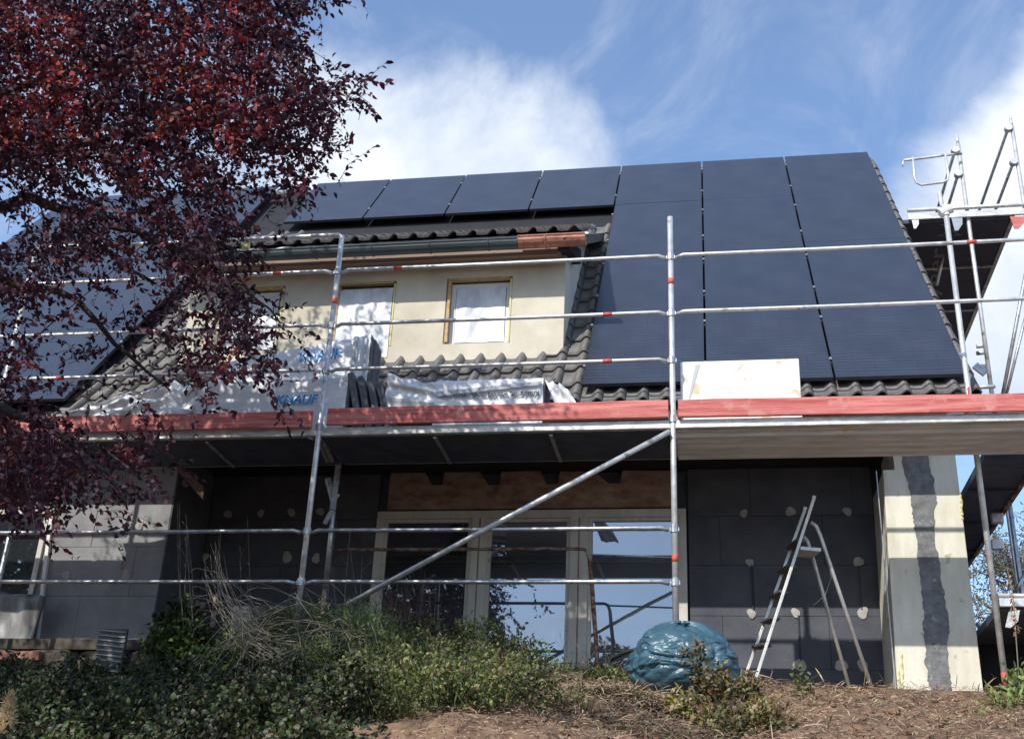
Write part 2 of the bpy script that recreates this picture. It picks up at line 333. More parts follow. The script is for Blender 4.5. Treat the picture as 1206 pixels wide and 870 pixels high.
def tile(pos, ey, slide=0):
    global ntile
    o = bpy.data.objects.new('roof_tile', TM); C.objects.link(o); o.parent = house
    m = mat_plane(pos, (1, 0, 0), ey) @ Matrix.Rotation(random.uniform(-.012, .012), 4, 'Z') @ Matrix.Translation((0, random.uniform(-.006, .006), random.uniform(0, .004)))
    o.matrix_world = m; ntile += 1
UPM = RP(0, 1)-RP(0, 0)
def mtiles(x0, ncol, rows):
    for r in rows:
        for c in range(ncol): tile(RP(x0+c*TW, -.2+r*TE, -.012+.0), UPM)
mtiles(-.90, 16, [0])                # eave row under the right array
mtiles(-.90-21*TW, 21, [0, 1, 2])    # strip under the dormer
mtiles(-1.324, 2, range(3, 14))      # beside the dormer cheek
mtiles(XV-.20, 1, range(0, 20))      # verge
mtiles(-5.352-3*TW-.01, 4, range(3, 15))
mtiles(-5.352-4*TW-.01, 4, [0, 1, 2])
# ---- dormer
DX0, DX1 = -5.30, -1.15
EY, EZ = 1.22, 4.485; JY, JZ = 3.88, 6.12
ds = math.hypot(JY-EY, JZ-EZ); dd = Vector((0, (JY-EY)/ds, (JZ-EZ)/ds)); dn = Vector((0, -dd.z, dd.y))
mb = MB(); a = Vector((DX0-.12, EY+.03, EZ-.03)); mb.prism([a, a+Vector((DX1-DX0+.30, 0, 0)), a+Vector((DX1-DX0+.30, 0, 0))+dd*ds, a+dd*ds], tuple(-dn*.10)); build('dormer_roof_deck', mb, tile_m, house)
for r in range(5):
    for c in range(21): tile(Vector((DX0-.14+c*TW, EY, EZ))+dd*(r*TE-.02), dd)
# wall with three openings
WZ0, WZ1 = 3.13, 4.40
wins = []
for (pl, pr, pt, pb) in ((524, 602, 327, 405), (392, 463, 336, 418), (258, 330, 344, 424)):
    a = at(pl, (pt+pb)/2, WY); b = at(pr, (pt+pb)/2, WY); t_ = at((pl+pr)/2, pt, WY)[2]; b_ = at((pl+pr)/2, pb, WY)[2]
    wins.append((a[0], b[0], 3.40, 4.17))
wins = sorted(wins); xsw = [DX0]+[v for w_ in wins for v in w_[:2]]+[DX1]
mb = MB()
for i in range(0, len(xsw), 2): mb.box((xsw[i], WY, WZ0), (xsw[i+1], WY+.16, WZ1))
for w_ in wins: mb.box((w_[0], WY, WZ0), (w_[1], WY+.16, w_[2])); mb.box((w_[0], WY, w_[3]), (w_[1], WY+.16, WZ1))
# coplanar pieces are welded side by side; build as one polygon strip
build('dormer_front_wall', mb, plaster, house)
mb = MB()
mb.prism([(DX1-.10, WY+.004, 3.16), (DX1-.10, WY+.004, 4.44), (DX1-.10, 3.9, 6.12), (DX1-.10, 4.0, 6.25)], (.097, 0, 0)); build('dormer_cheek', mb, cheek_m, house)
mb = MB(); mb.prism([(DX0+.004, WY+.004, 3.16), (DX0+.004, WY+.004, 4.44), (DX0+.004, 3.9, 6.12), (DX0+.004, 4.0, 6.25)], (.09, 0, 0)); build('dormer_cheek', mb, cheek_m, house)
def film_mesh(x0, x1, z0, z1, y, amp=.02, nxx=22, nz=26, seed=0):
    r = np.random.default_rng(seed); v = []; ph = r.uniform(0, 6, 8)
    for j in range(nz+1):
        for i in range(nxx+1):
            u, t = i/nxx, j/nz; e = math.sin(math.pi*u)*math.sin(math.pi*t)
            d = amp*(math.sin(9*(u-.5)*(1.4-t)+ph[0])+.6*math.sin(17*(u-.5)*(.5+t)+ph[1]+3*t)+.5*math.sin(7*t+5*u+ph[2])+.4*math.sin(23*u-11*t+ph[3]))*(.25+.75*e)
            v.append((x0+(x1-x0)*u, y+d, z0+(z1-z0)*t))
    f = [(j*(nxx+1)+i, j*(nxx+1)+i+1, (j+1)*(nxx+1)+i+1, (j+1)*(nxx+1)+i) for j in range(nz) for i in range(nxx)]
    return MB().add(v, f)
def frame_mb(x0, x1, z0, z1, y0, y1, t):
    mb = MB(); mb.box((x0, y0, z0), (x0+t, y1, z1)); mb.box((x1-t, y0, z0), (x1, y1, z1))
    mb.box((x0+t, y0+.002, z0), (x1-t, y1, z0+t)); mb.box((x0+t, y0+.002, z1-t), (x1-t, y1, z1)); return mb
for k, (x0, x1, z0, z1) in enumerate(wins):
    fr = build('dormer_window', frame_mb(x0+.045, x1-.02, z0+.0, z1-.035, WY+.07, WY+.13, .05), frame_d, house)
    build('pane', MB().box((x0+.09, WY+.10, z0+.05), (x1-.07, WY+.11, z1-.085)), pane_m, fr)
    zb = z0-.13 if k == 1 else z0+.005
    fl = build('plastic_film', film_mesh(x0+(.10 if k != 1 else .05), x1-(.075 if k != 1 else .03), zb+(.035 if k != 1 else 0), z1-.085, WY+(.062 if k != 1 else -.006), .0045 if k != 1 else .007, seed=k), film, fr, smooth=True)
    mb = MB(); mb.box((x0+.02, WY-.008, z0+.02), (x0+.046, WY+.05, z1-.01)); mb.box((x0+.047, WY-.004, z1-.024), (x1-.03, WY+.05, z1-.006)); 
    build('foam_seam', mb, foam_o, fr)
    mb = MB(); mb.box((x1-.022, WY-.006, z0+.0), (x1-.004, WY+.05, z1-.03)); build('foam_seam', mb, foam_y, fr)
    mb = MB(); mb.box((x0+.001, WY+.01, z0), (x0+.019, WY+.15, z1)); build('reveal', mb, fascia, fr)
# dormer soffit, fascia, gutter
mb = MB(); mb.box((DX0, EY+.10, 4.325), (DX1-.03, WY+.02, 4.36)); build('dormer_soffit', mb, fascia, house)
mb = MB(); mb.box((DX0, EY+.07, 4.27), (DX1-.05, EY+.10, 4.385)); build('dormer_fascia', mb, fascia, house)
def gutter(x0, x1, r, y, z, m, name, sag=0):
    v = []; n = 9; xsx = np.linspace(x0, x1, max(2, int((x1-x0)/.4)+1))
    for x in xsx:
        for rr in (r, r-.006):
            for i in range(n): t = math.pi*i/(n-1); v.append((x, y-rr*math.cos(t), z-rr*math.sin(t)*1.05))
    f = []
    for k in range(len(xsx)-1):
        o = k*2*n; q = o+2*n
        for i in range(n-1): f += [(o+i, o+i+1, q+i+1, q+i), (o+n+i, q+n+i, q+n+i+1, o+n+i+1)]
        f += [(o, q, q+n, o+n)]
    f += [tuple(range(n)), tuple(len(v)-2*n+i for i in reversed(range(n)))]
    mb = MB().add(v, f); mb.tube([(x0, y-r, z), (x1, y-r, z)], .009, 8)
    return build(name, mb, m, house, smooth=False)
GY = EY-.06; GZ = 4.365
cx0 = at(611, 285, GY)[0]
gutter(DX0-.15, cx0-.004, .078, GY, GZ, gutter_m, 'dormer_gutter')
gutter(cx0, at(690, 285, GY)[0], .088, GY, GZ+.012, copper, 'copper_gutter_end')
for i in range(6):
    x = DX0+.3+i*.62; mb = MB(); mb.tube([(x, GY-.082*math.cos(t), GZ-.084*math.sin(t)) for t in np.linspace(0, math.pi, 8)], .006, 6); build('gutter_bracket', mb, gutter_m, house)
mb = MB(); xj = at(643, 285, GY)[0]; mb.tube([(xj, GY-.092*math.cos(t), GZ+.012-.097*math.sin(t)) for t in np.linspace(0, math.pi, 8)], .008, 6); build('gutter_joint', mb, copper, house)
mb = MB(); mb.prism([(DX1-.04, EY-.02, 4.27), (DX1-.04, EY-.02, 4.37), (DX1-.04, WY+.6, 4.80), (DX1-.04, WY+.6, 4.62)], (.13, 0, 0)); build('dormer_barge_board', mb, under, house)
# lead flashing beside the cheek
mb = MB(); mb.bar(Vector((DX1+.03, 1.62, 3.36)), Vector((DX1+.03, 3.9, 6.19)), .05, .03); build('flashing', mb, gutter_m, house)
# ---- ground floor insulation boards
def jit(a): return random.uniform(-a, a)
def boards(x0, x1, z0, z1, y, m, first=1.0, rowh=.5, off=0):
    z = z1; r = 0
    while z > z0+.02:
        zb = max(z0, z-rowh); x = x0; wdt = first if r % 2 == 0 else first*.5
        while x < x1-.02:
            xe = min(x1, x+wdt); d = jit(.004)
            o = build('insulation_board', MB().box((x+.002, y+d, zb+.002), (xe-.002, y+.055+.004, z-.002)), m, house); x = xe; wdt = 1.0
        z = zb; r += 1
def putty_spot(px, py, Y, rr, m=putty, tail=None):
    rr *= .88; c = at(px, py, Y-.008); n = 14; v = [(c[0], c[1]-.004, c[2])]; ph = random.uniform(0, 6)
    for i in range(n):
        t = 2*math.pi*i/n; q = rr*(1+.13*math.sin(2*t+ph)+.10*math.sin(3*t+2*ph)+jit(.05)); v.append((c[0]+q*math.cos(t), c[1], c[2]+q*1.08*math.sin(t)))
    for i in range(n): v.append((v[i+1][0], c[1]+.02, v[i+1][2]))
    f = [(0, i+1, (i+1) % n+1) for i in range(n)]+[(i+1, n+1+i, n+1+(i+1) % n, (i+1) % n+1) for i in range(n)]
    build('putty_spot', MB().add(v, f), m, house)
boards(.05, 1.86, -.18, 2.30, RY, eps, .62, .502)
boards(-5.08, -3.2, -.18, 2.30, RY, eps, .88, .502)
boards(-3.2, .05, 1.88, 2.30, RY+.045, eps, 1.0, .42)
# left pier and wall, forward plane
PX0 = -6.40
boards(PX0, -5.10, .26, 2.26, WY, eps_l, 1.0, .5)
mb = MB(); mb.box((-5.098, WY+.003, .2), (-5.085, RY, 2.3)); build('pier_side_board', mb, eps, house)
for (x, y, r) in ((876, 604, .045), (931, 602, .055), (998, 602, .05), (883, 662, .045), (1011, 661, .055), (885, 722, .05), (937, 721, .05), (1016, 721, .062), (942, 783, .068), (991, 783, .065), (1016, 783, .06),
                  (268, 605, .05), (307, 604, .045), (343, 603, .05), (377, 602, .05), (338, 656, .065), (372, 657, .055), (241, 655, .06), (231, 710, .06), (203, 690, .05), (238, 712, .05)):
    if x < 250 and x > 190 and y > 640: r *= .8
    putty_spot(x, y, RY, r*.95)
for (x, y, r) in ((164, 618, .05), (176, 565, .05), (78, 677, .05), (148, 678, .055)): putty_spot(x, y, WY, r)
# drip lines below some spots
for (x, y0, y1) in ((885, 665, 718), (1011, 666, 718), (940, 724, 778)):
    a, b = at(x, y0, RY-.006), at(x+1, y1, RY-.006); build('drip_line', MB().box((a[0]-.006, RY-.012, b[2]), (a[0]+.006, RY+.01, a[2])), epsedge, house)
# ---- notched lintel above the terrace windows
pts = []
top_px = [(461, 557), (501, 556), (509, 572), (522, 572), (524, 557), (566, 556), (576, 572), (589, 572), (591, 557), (637, 555), (644, 571), (657, 571), (660, 556), (700, 556), (717, 570), (731, 570), (733, 555), (792, 555)]
poly = [at(x, y, RY) for x, y in top_px]
poly = [(p[0], RY-.03, p[2]) for p in poly]; zb = 1.895
poly = [(poly[0][0], RY-.03, zb)]+poly+[(poly[-1][0], RY-.03, zb)]
n = len(poly); mb = MB()
fr = [Vector(p) for p in poly]
# split in trapezoids column by column so the outline stays exact
mb.prism([tuple(p) for p in reversed(fr)], (0, .07, 0)); build('notched_lintel', mb, lintel_m, house)
# ---- terrace windows
FX0, FX1, FZ0, FZ1 = -3.19, .03, -.15, 1.875
def post(name, x0, x1, z0, z1, y0, y1, m, parent): return build(name, MB().box((x0, y0, z0), (x1, y1, z1)), m, parent, bevel=.004)
tw = build('terrace_window', frame_mb(FX0, FX1, FZ0, FZ1, RY-.035, RY+.05, .085), frame_w, house, bevel=.004)
mx_ = [(at(564, 660, RY)[0], .175), (at(682, 660, RY)[0], .185)]
for (xm, wd) in mx_:
    post('mullion', xm-wd/2, xm+wd/2, FZ0+.086, FZ1-.086, RY-.045, RY+.045, frame_w, tw)
    post('mullion_groove', xm-.008, xm+.008, FZ0+.09, FZ1-.09, RY-.049, RY-.04, fascia, tw)
edges = [FX0+.085, mx_[0][0]-.0875, mx_[0][0]+.0875, mx_[1][0]-.0925, mx_[1][0]+.0925, FX1-.085]
for i in range(3):
    a, b = edges[2*i]+.002, edges[2*i+1]-.002
    build('sash_frame', frame_mb(a, b, FZ0+.088, FZ1-.088, RY-.02, RY+.03, .035), frame_w, tw)
    build('pane', MB().box((a+.03, RY+.005, FZ0+.11), (b-.03, RY+.015, FZ1-.115)), pane_m, tw)
# left edge window
lw = build('left_window', frame_mb(-8.2, PX0-.02, .72, 1.66, WY-.02, WY+.05, .05), frame_w, house)
build('pane', MB().box((-8.16, WY+.01, .76), (PX0-.06, WY+.02, 1.62)), pane_m, lw)
build('roller_box', MB().box((-8.2, WY-.03, 1.665), (PX0-.02, WY+.05, 1.80)), eps_l, lw)
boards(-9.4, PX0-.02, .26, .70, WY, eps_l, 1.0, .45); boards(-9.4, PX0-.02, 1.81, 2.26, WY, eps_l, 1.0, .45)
mb = MB(); mb.bar(at(62, 600, WY-.02), at(42, 765, WY-.02), .035, .04, up=(0, 1, 0)); build('corner_bead', mb, frame_d, house)
# terrace slab at left, sill, timber gusset
mb = MB(); mb.box((-9.8, .95, .12), (-4.3, WY+.1, .215)); struct(build('terrace_slab', mb, rock))
mb = MB(); mb.box((-6.3, WY-.09, .237), (-3.9, WY-.005, .262)); build('zinc_sill', mb, metalgrey, house)
mb = MB(); mb.prism([at(207, 552, WY-.1), at(214, 552, WY-.1), at(240, 573, WY-.1), at(239, 588, WY-.1)], (0, .05, 0)); build('timber_bracket', mb, wood_b, house)
# ---- right wing wall (pillar)
pil = thing('wing_wall', 'tall cream plastered wing wall with a ragged dark grey stripe at the right end of the house', 'wall')
ztop = 2.34
A = [(1.812, WY, -.3), (2.516, WY, -.3), (2.516, WY, ztop), (1.965, WY, ztop), (1.965, WY, 1.955), (1.862, WY, 1.955)]
mb = MB(); mb.prism(list(reversed(A)), (0, .84, 0)); mb.f = [tuple(reversed(f)) for f in mb.f]; build('masonry', mb, cream, pil, bevel=.006)
zs_ = [(170, 645, 715), (210, 650, 722), (240, 661, 733), (270, 668, 735), (300, 671, 741), (330, 675, 731), (352, 678, 737), (385, 684, 733), (420, 690, 738), (450, 688, 746), (480, 695, 750), (510, 697, 751), (540, 700, 760), (570, 703, 763), (600, 707, 770), (630, 702, 774), (650, 706, 774), (680, 708, 768), (700, 712, 770), (730, 708, 772), (760, 718, 775), (780, 716, 778), (800, 725, 780), (850, 723, 786)]
vL = []; vR = []
for i in range(len(zs_)-1):
    for k in range(4):
        t = k/4; zz = [zs_[i][j]*(1-t)+zs_[i+1][j]*t for j in range(3)]
        p = at(780+(zz[1]+jit(2.2))/2.289, 460+zz[0]/2.289, WY-.012); q = at(780+(zz[2]+jit(2.2))/2.289, 460+zz[0]/2.289, WY-.012)
        vL.append((p[0], WY-.006+jit(.002), p[2])); vR.append((q[0], WY-.006+jit(.002), q[2]))
v = []
for a, b in zip(vL, vR): v += [(a[0]-.004, WY+.01, a[2]), a, b, (b[0]+.004, WY+.01, b[2])]
f = [(4*i+j, 4*i+4+j, 4*i+5+j, 4*i+1+j) for i in range(len(vL)-1) for j in range(3)]
build('adhesive_stripe', MB().add(v, f), greystrip, pil)
for (x, y, l_) in ((1132, 590, .16), (1133, 606, .1), (1062, 782, .25), (1059, 800, .2), (1143, 675, .08)):
    c = at(x, y, WY-.005); v = []; mb = MB()
    mb.tube([(c[0]+jit(.006), WY-.002, c[2]-l_/2+l_*k/6) for k in range(7)], [.004, .012, .007, .015, .008, .011, .003], 6); build('foam_blob', mb, foam_y, pil)
mb = MB(); mb.box((1.80, WY+.012, -.25), (1.808, WY+.03, 1.95)); build('edge_profile', mb, metalgrey, pil)
# ------------------------------------------------------------------ solar arrays
PW, PH, PWG, PHG = 1.134, 1.7405, 1.156, 1.741
mbp = MB(); mbp.box((.004, .0005, -.004), (PW-.004, PH-.0005, 0)); me_glass = mbp.mesh('solar_panel'); me_glass.materials.append(panelm)
me_frame = frame_mb(0, PW, 0, PH, 0, 1, .006)
fv = [(x, z, -.035 if y == 0 else (.0025)) for (x, y, z) in [(v[0], round(v[1]), v[2]) for v in me_frame.v]]
me_frame = MB().add([(a, b, (-.035 if c < 0 else .0003)) for a, b, c in fv], me_frame.f).mesh('panel_frame'); me_frame.materials.append(pframe)
back = MB().box((.014, .014, -.03), (PW-.014, PH-.014, -.026)).mesh('panel_back'); back.materials.append(pframe)
clampm = MB().box((-.011, -.02, -.01), (.011, .02, .006)).mesh('clamp'); clampm.materials.append(galv)
def array(label, cells):
    t = thing('solar_array', label, 'solar panels')
    done = set()
    for (x, row) in cells:
        Mx = mat_plane(RP(x+.011, row*PHG, .115), (1, 0, 0), UPM)
        o = bpy.data.objects.new('solar_panel', me_glass); C.objects.link(o); o.parent = t; o.matrix_world = Mx @ Matrix.Rotation(random.uniform(-.0015, .0015), 4, 'X')
        for nm, me in (('panel_frame', me_frame), ('panel_back', back)):
            q = bpy.data.objects.new(nm, me); C.objects.link(q); q.parent = o
        for sx in (0, PWG):
            for sy in (.38, 1.34):
                key = (round(x+sx, 2), row, sy)
                if key in done: continue
                done.add(key); c = bpy.data.objects.new('clamp', clampm); C.objects.link(c); c.parent = t; c.matrix_world = mat_plane(RP(x+sx, row*PHG+sy, .118), (1, 0, 0), UPM)
    rows = sorted(set(r for _, r in cells))
    for r in rows:
        xsr = [x for x, rr in cells if rr == r]
        for sy in (.38, 1.34):
            mb = MB(); mb.bar(RP(min(xsr), r*PHG+sy, .055), RP(max(xsr)+PWG, r*PHG+sy, .055), .04, .04, up=RP(0, 0, 1)-RP(0, 0, 0)); build('mounting_rail', mb, galv, t)
    return t
X0 = -.885
array('black solar panels filling the right side of the roof, top row continuing above the dormer', [(X0+k*PWG, r) for k in range(3) for r in range(4)]+[(X0-(k+1)*PWG, 3) for k in range(4)])
array('black solar panels on the left side of the roof behind the red-leaved tree', [(-6.14-(k+1)*PWG, r) for k in range(3) for r in range(4)])
# ------------------------------------------------------------------ front scaffold
sc = thing('front_scaffold', 'galvanised steel scaffold with red toe boards standing along the front of the house', 'scaffold')
R1 = .0242
def tube(name, pts, r=R1, m=galv, parent=sc, n=12): return smoothtube(build(name, MB().tube(pts, r, n), m, parent))
SX = [0., -3.07]
p3a = at(43, 293, 0); X3 = p3a[0]; SX.append(X3)
RZ = [.5, .935, 2.42, 2.87, 3.43]
def standard(x, y, z0, z1, m=galv, bands=()):
    s = tube('standard', [(x, y, z0), (x, y, z1)], R1, m)
    for zb, h in bands: tube('red_band', [(x, y, zb), (x, y, zb+h)], R1+.0012, redtape, s)
    return s
def collar(s, x, y, z, m=galv):
    mb = MB(); mb.tube([(x, y, z-.03), (x, y, z+.03)], R1+.009, 10); mb.box((x-.038, y-.012, z-.018), (x+.038, y+.004, z+.012)); build('coupler', mb, m, s)
s0 = standard(0, 0, -.5, at(789, 256, 0)[2], galv_b, [(at(791, 335, 0)[2], .055), (at(795, 662, 0)[2], .06)])
s1 = standard(-3.07, 0, -.5, at(402, 278, 0)[2], galv_b, [(at(393, 358, 0)[2], .06)])
s2 = standard(X3, 0, -.5, p3a[2], galv_b)
s4 = standard(3.07, 0, -.5, 3.9, galv_b)
for s, x in ((s0, 0), (s1, -3.07), (s2, X3), (s4, 3.07)):
    for z in RZ:
        if z == 2.42 and x > 0: continue
        collar(s, x, .0, z)
    collar(s, x, 0, 1.88)
def rail(xa, xb, z, m=galv, y=-.035, sagr=.006, r=.0175, bands=(), za=None):
    pts = []; za = z if za is None else za
    for k in range(13):
        t = k/12; e = .03 if k in (0, 12) else 0
        pts.append((xa+(xb-xa)*(0 if k == 0 else 1 if k == 12 else (.02+.96*(k-1)/10)), y+e, za+(z-za)*t-4*sagr*t*(1-t)-(.010 if k in (0, 12) else 0)))
    o = smoothtube(build('guardrail', MB().tube(pts, r, 10), m, sc))
    for bx in bands:
        t = (bx-xa)/(xb-xa); zz = za+(z-za)*t-4*sagr*t*(1-t); tube('red_band', [(bx-.04, y, zz), (bx+.04, y, zz)], r+.0012, redtape, o, 10)
    return o
G = .05
rail(-3.07+G, -G, 3.43, galv_b, bands=(at(470, 318, 0)[0],)); rail(-3.07+G, -G, 2.87, galv_b, bands=(at(716, 371, 0)[0],)); rail(-3.07+G, -G, 2.42, galv_b, bands=(at(716, 422, 0)[0],))
rail(-3.07+G, -G, .935); rail(-3.07+G, -G, .5, bands=())
rail(G, 3.07-G, 3.43, galv_b, bands=(at(1143, 286, 0)[0],)); rail(G, 3.07-G, 2.87, galv_b); 
rail(X3+G, -3.07-G, 3.43, galv_b, bands=(at(328, 325, 0)[0],)); rail(X3+G, -3.07-G, 2.87, galv_b); rail(X3+G, -3.07-G, 2.42, galv_b, bands=(at(75, 441, 0)[0],))
rail(X3+G, -3.07-G, .935); rail(X3+G, -3.07-G, .5)
rail(X3-2.6, X3-G, 2.87, galv_b); rail(X3-2.6, X3-G, 2.42, galv_b); rail(X3-2.6, X3-G, .935); rail(X3-2.6, X3-G, .5)
zt = at(402, 278, 0)[2]
tube('end_handrail', [(-3.07, 0, zt-.05), (-3.068, 0, zt-.012), (-3.10, 0, zt+.008), (-3.2, -.0, zt+.012), (-4.5, 0, zt+.01), (X3+.05, 0, p3a[2]+.01), (X3, 0, p3a[2]-.02)], R1, galv_b)
mb = MB(); c = at(289, 286, 0); mb.box((c[0]-.03, -.03, c[2]-.06), (c[0]+.04, .03, c[2]+.02)); build('yellow_clip', mb, foam_y, sc)
tube('diagonal_brace', [at(789, 508, -.05), at(600, 608, -.05), at(408, 712, -.05)], .0225, galv_b)
# inner standards
i1 = at(399, 545, .73); tube('inner_standard', [(i1[0], .73, .62), (i1[0], .73, 1.80)], .0225, galv); tube('inner_standard', [(i1[0], .73, -.4), (i1[0], .73, .62)], .0226, rust)
i3 = at(23, 578, .73); tube('inner_standard', [(i3[0], .73, -.4), (i3[0], .73, 1.80)], .0225, galv)
mb = MB(); mb.bar((i1[0]+.0, .70, 1.35), (i1[0]+.012, .70, 1.84), .055, .012, up=(0, 1, 0)); mb.bar((i1[0], .70, 1.36), (i1[0]-.06, .70, 1.22), .04, .012, up=(0, 1, 0)); build('gusset_bracket', mb, galv, sc)
mb = MB(); q = at(386, 564, .8); mb.tube([q, at(393, 590, .8)], .03, 10, cap=False); mb.tube([at(393, 590, .8), at(399, 582, .8)], .015, 8); build('swivel_coupler', mb, galv, sc)
# A standard, right inner one
xa_ = 2.525
s5 = tube('inner_standard', [(xa_, .73, -.3), (xa_, .73, 4.17)], R1, galv_b)
tube('red_band', [(xa_, .73, at(1185, 806, .73)[2]), (xa_, .73, at(1184, 792, .73)[2])], R1+.002, redtape, s5)
c = Vector((xa_, .73, 4.21)); mb = MB(); mb.tube([c+Vector((-.055, 0, -.02)), c+Vector((.055, 0, .03))], .045, 10); mb.tube([c+Vector((0, 0, -.05)), c+Vector((0, 0, .06))], .034, 10); build('coupler', mb, frame_d, s5, bevel=.004)
tube('spigot', [(xa_-.02, .73, 4.2), (xa_-.035, .73, 4.42)], .021, galv_b, s5)
# transoms under deck
for x in (0, -3.07, X3, 3.07, i1[0]):
    o = MB(); o.bar((x, .0, 1.845), (x, .73, 1.845), .045, .06); build('transom', o, galv, sc)
    o = MB(); o.bar((x-.0, .05, 1.83), (x, .42, 1.72), .03, .03); build('transom_brace', o, galv, sc)
# toe boards, deck planks
def deck(xa, xb, kind):
    o = build('deck_plank', MB().box((xa, .045, 1.79), (xb, .70, 1.86)), deckply if kind == 'ply' else alurib, sc)
    e = MB(); e.box((xa, -.012, 1.797), (xb, .04, 1.872)); build('deck_edge', e, alu, o, bevel=.006)
    e = MB(); e.box((xa, .705, 1.80), (xb, .745, 1.872)); build('deck_edge', e, alu, o, bevel=.006)
    if kind == 'ply':
        n = 2
        for k in range(n): xx = xa+(xb-xa)*(k+1)/(n+1); e = MB(); e.box((xx-.015, .05, 1.775), (xx+.015, .70, 1.789)); build('cross_rib', e, galv, o)
    else:
        for k in range(5): yy = .10+k*.125; e = MB(); e.prism([(xa, yy, 1.789), (xa, yy+.02, 1.765), (xa, yy+.06, 1.765), (xa, yy+.08, 1.789)], (xb-xa, 0, 0)); build('rib', e, alurib, o)
    return o
deck(-3.05, -.02, 'ply'); deck(X3+.02, -3.09, 'ply'); deck(X3-2.6, X3-.02, 'ply'); deck(.02, 3.05, 'steel'); deck(3.09, 4.6, 'steel')
def toeb(xa, xb, za, zb, y=-.06, h=.155):
    mb = MB(); n = 12; v = []
    for k in range(n+1):
        x = xa+(xb-xa)*k/n; z = za+(zb-za)*k/n+jit(.002); v += [(x, y, z), (x, y, z+h+jit(.003)), (x, y+.03, z+h), (x, y+.03, z)]
    f = [(4*k+j, 4*k+4+j, 4*k+4+(j+1) % 4, 4*k+(j+1) % 4) for k in range(n) for j in range(4)]+[(3, 2, 1, 0), (4*n, 4*n+1, 4*n+2, 4*n+3)]
    return build('toe_board', MB().add(v, f), toe, sc, bevel=.004)
toeb(-2.99, -.035, 1.878, 1.878); toeb(.045, 3.6, 1.878, 1.858); toeb(X3-.2, -3.13, 1.868, 1.860)
# small upright bracket on right toe board
mb = MB(); q = at(1141, 460, 0); mb.bar((q[0], .0, 1.9), (q[0], .0, 2.10), .014, .03, up=(0, 1, 0)); build('toe_board_pin', mb, redtape, sc)
# inner rusty handrail in front of the windows
ir = thing('rusty_handrail', 'rust-brown bent pipe handrail standing in front of the terrace windows', 'handrail')
Y2 = 1.35
a1, a2, a3 = at(398, 647, Y2), at(686, 646, Y2), at(694, 655, Y2)
smoothtube(build('rail_pipe', MB().tube([a1, a2, at(691, 648, Y2), a3, at(698, 700, Y2), at(705, 800, Y2)], [.016, .016, .018, .02, .021, .021], 10), rust, ir))
tag(smoothtube(build('handrail_pipe', MB().tube([at(690, 653, 1.42), at(793, 656, 1.42)], .010, 8), galv)), 'thin grey pipe crossing the right terrace window behind the rusty handrail', 'pipe')
# small brown post at left
tag(smoothtube(build('wooden_post', MB().tube([at(254, 700, .9), at(244, 785, .9)], [.018, .022], 8), rust)), 'thin brown leaning post behind the tangled twigs at left', 'post')
# ------------------------------------------------------------------ gable scaffold
grey_print2 = mat('pale_print', (.17, .21, .24), None, .6)
gs = thing('gable_scaffold', 'steel scaffold tower with dark decks beside the right gable of the house', 'scaffold')
def gt(name, pts, r=R1, m=galv): return smoothtube(build(name, MB().tube(pts, r, 10), m, gs))
GYF = 3.5
zdk = at(1130, 255, GYF)[2]
def vert(px, py_top, Y, z0, m=galv_b):
    p = at(px, py_top, Y); s = gt('standard', [(p[0], Y, z0), (p[0], Y, p[2]-.12)], R1, m)
    smoothtube(build('spigot', MB().tube([(p[0], Y, p[2]-.13), (p[0], Y, p[2])], .018, 8), m, s)); return p
B_ = vert(1127, 160, GYF, 3.0); C_ = vert(1190, 139, GYF, 3.0)
bz = at(1130, 250, GYF)[2]; xl = at(1068, 252, GYF)[0]
gt('beam_tube', [(xl, GYF-.05, bz+.03), (C_[0]+.9, GYF-.05, bz+.03)], R1, galv_b)
build('beam', MB().box((xl, GYF-.06, bz-.10), (C_[0]+.9, GYF-.03, bz-.025)), alu, gs)
DXR = at(1191, 262, GYF)[0]
build('deck_plank', MB().box((xl-.05, GYF, bz-.12), (DXR-.62, 7.4, bz-.07)), deckply, gs)
build('deck_plank', MB().box((DXR-.61, GYF, bz-.12), (DXR, 7.4, bz-.07)), deckply, gs)
build('deck_edge', MB().box((DXR+.003, GYF, bz-.13), (DXR+.05, 7.4, bz-.03)), galv, gs)
for yy in (4.6, 5.8, 6.9): build('cross_rib', MB().box((xl, yy, bz-.14), (DXR, yy+.04, bz-.121)), galv, gs)
for (P, zs2) in ((B_, (178, 206)), (C_, (152, 192))):
    for i, yy in enumerate(zs2):
        px_ = pix((P[0], GYF, 0))[0]; z = at(1127 if P is B_ else 1190, yy, GYF)[2]
        gt('guardrail', [(P[0]-.05, GYF, z), (P[0]-.05, 7.4, z)], .02, galv)
        c = MB(); c.tube([(P[0]-.05, GYF-.05, z), (P[0]-.05, GYF+.02, z)], .045, 10); build('coupler', c, galv_b, gs)
# end guard hook frame
q = [at(1064, 189, GYF-.1), at(1076, 187.5, GYF-.1), at(1112, 183, GYF-.1), at(1133, 181, GYF-.1)]
gt('end_guard', q, .016, galv_b); gt('end_guard_hoop', [at(1075, 185, GYF-.1), at(1077, 208, GYF-.1), at(1079, 215, GYF-.1), at(1085, 218, GYF-.1), at(1110, 215, GYF-.1), at(1116, 212, GYF-.1), at(1117, 205, GYF-.1), at(1113, 181, GYF-.1)], .014, galv_b)
gt('end_guard_hook', [at(1064, 189, GYF-.1), at(1063, 196, GYF-.1)], .008, galv_b)
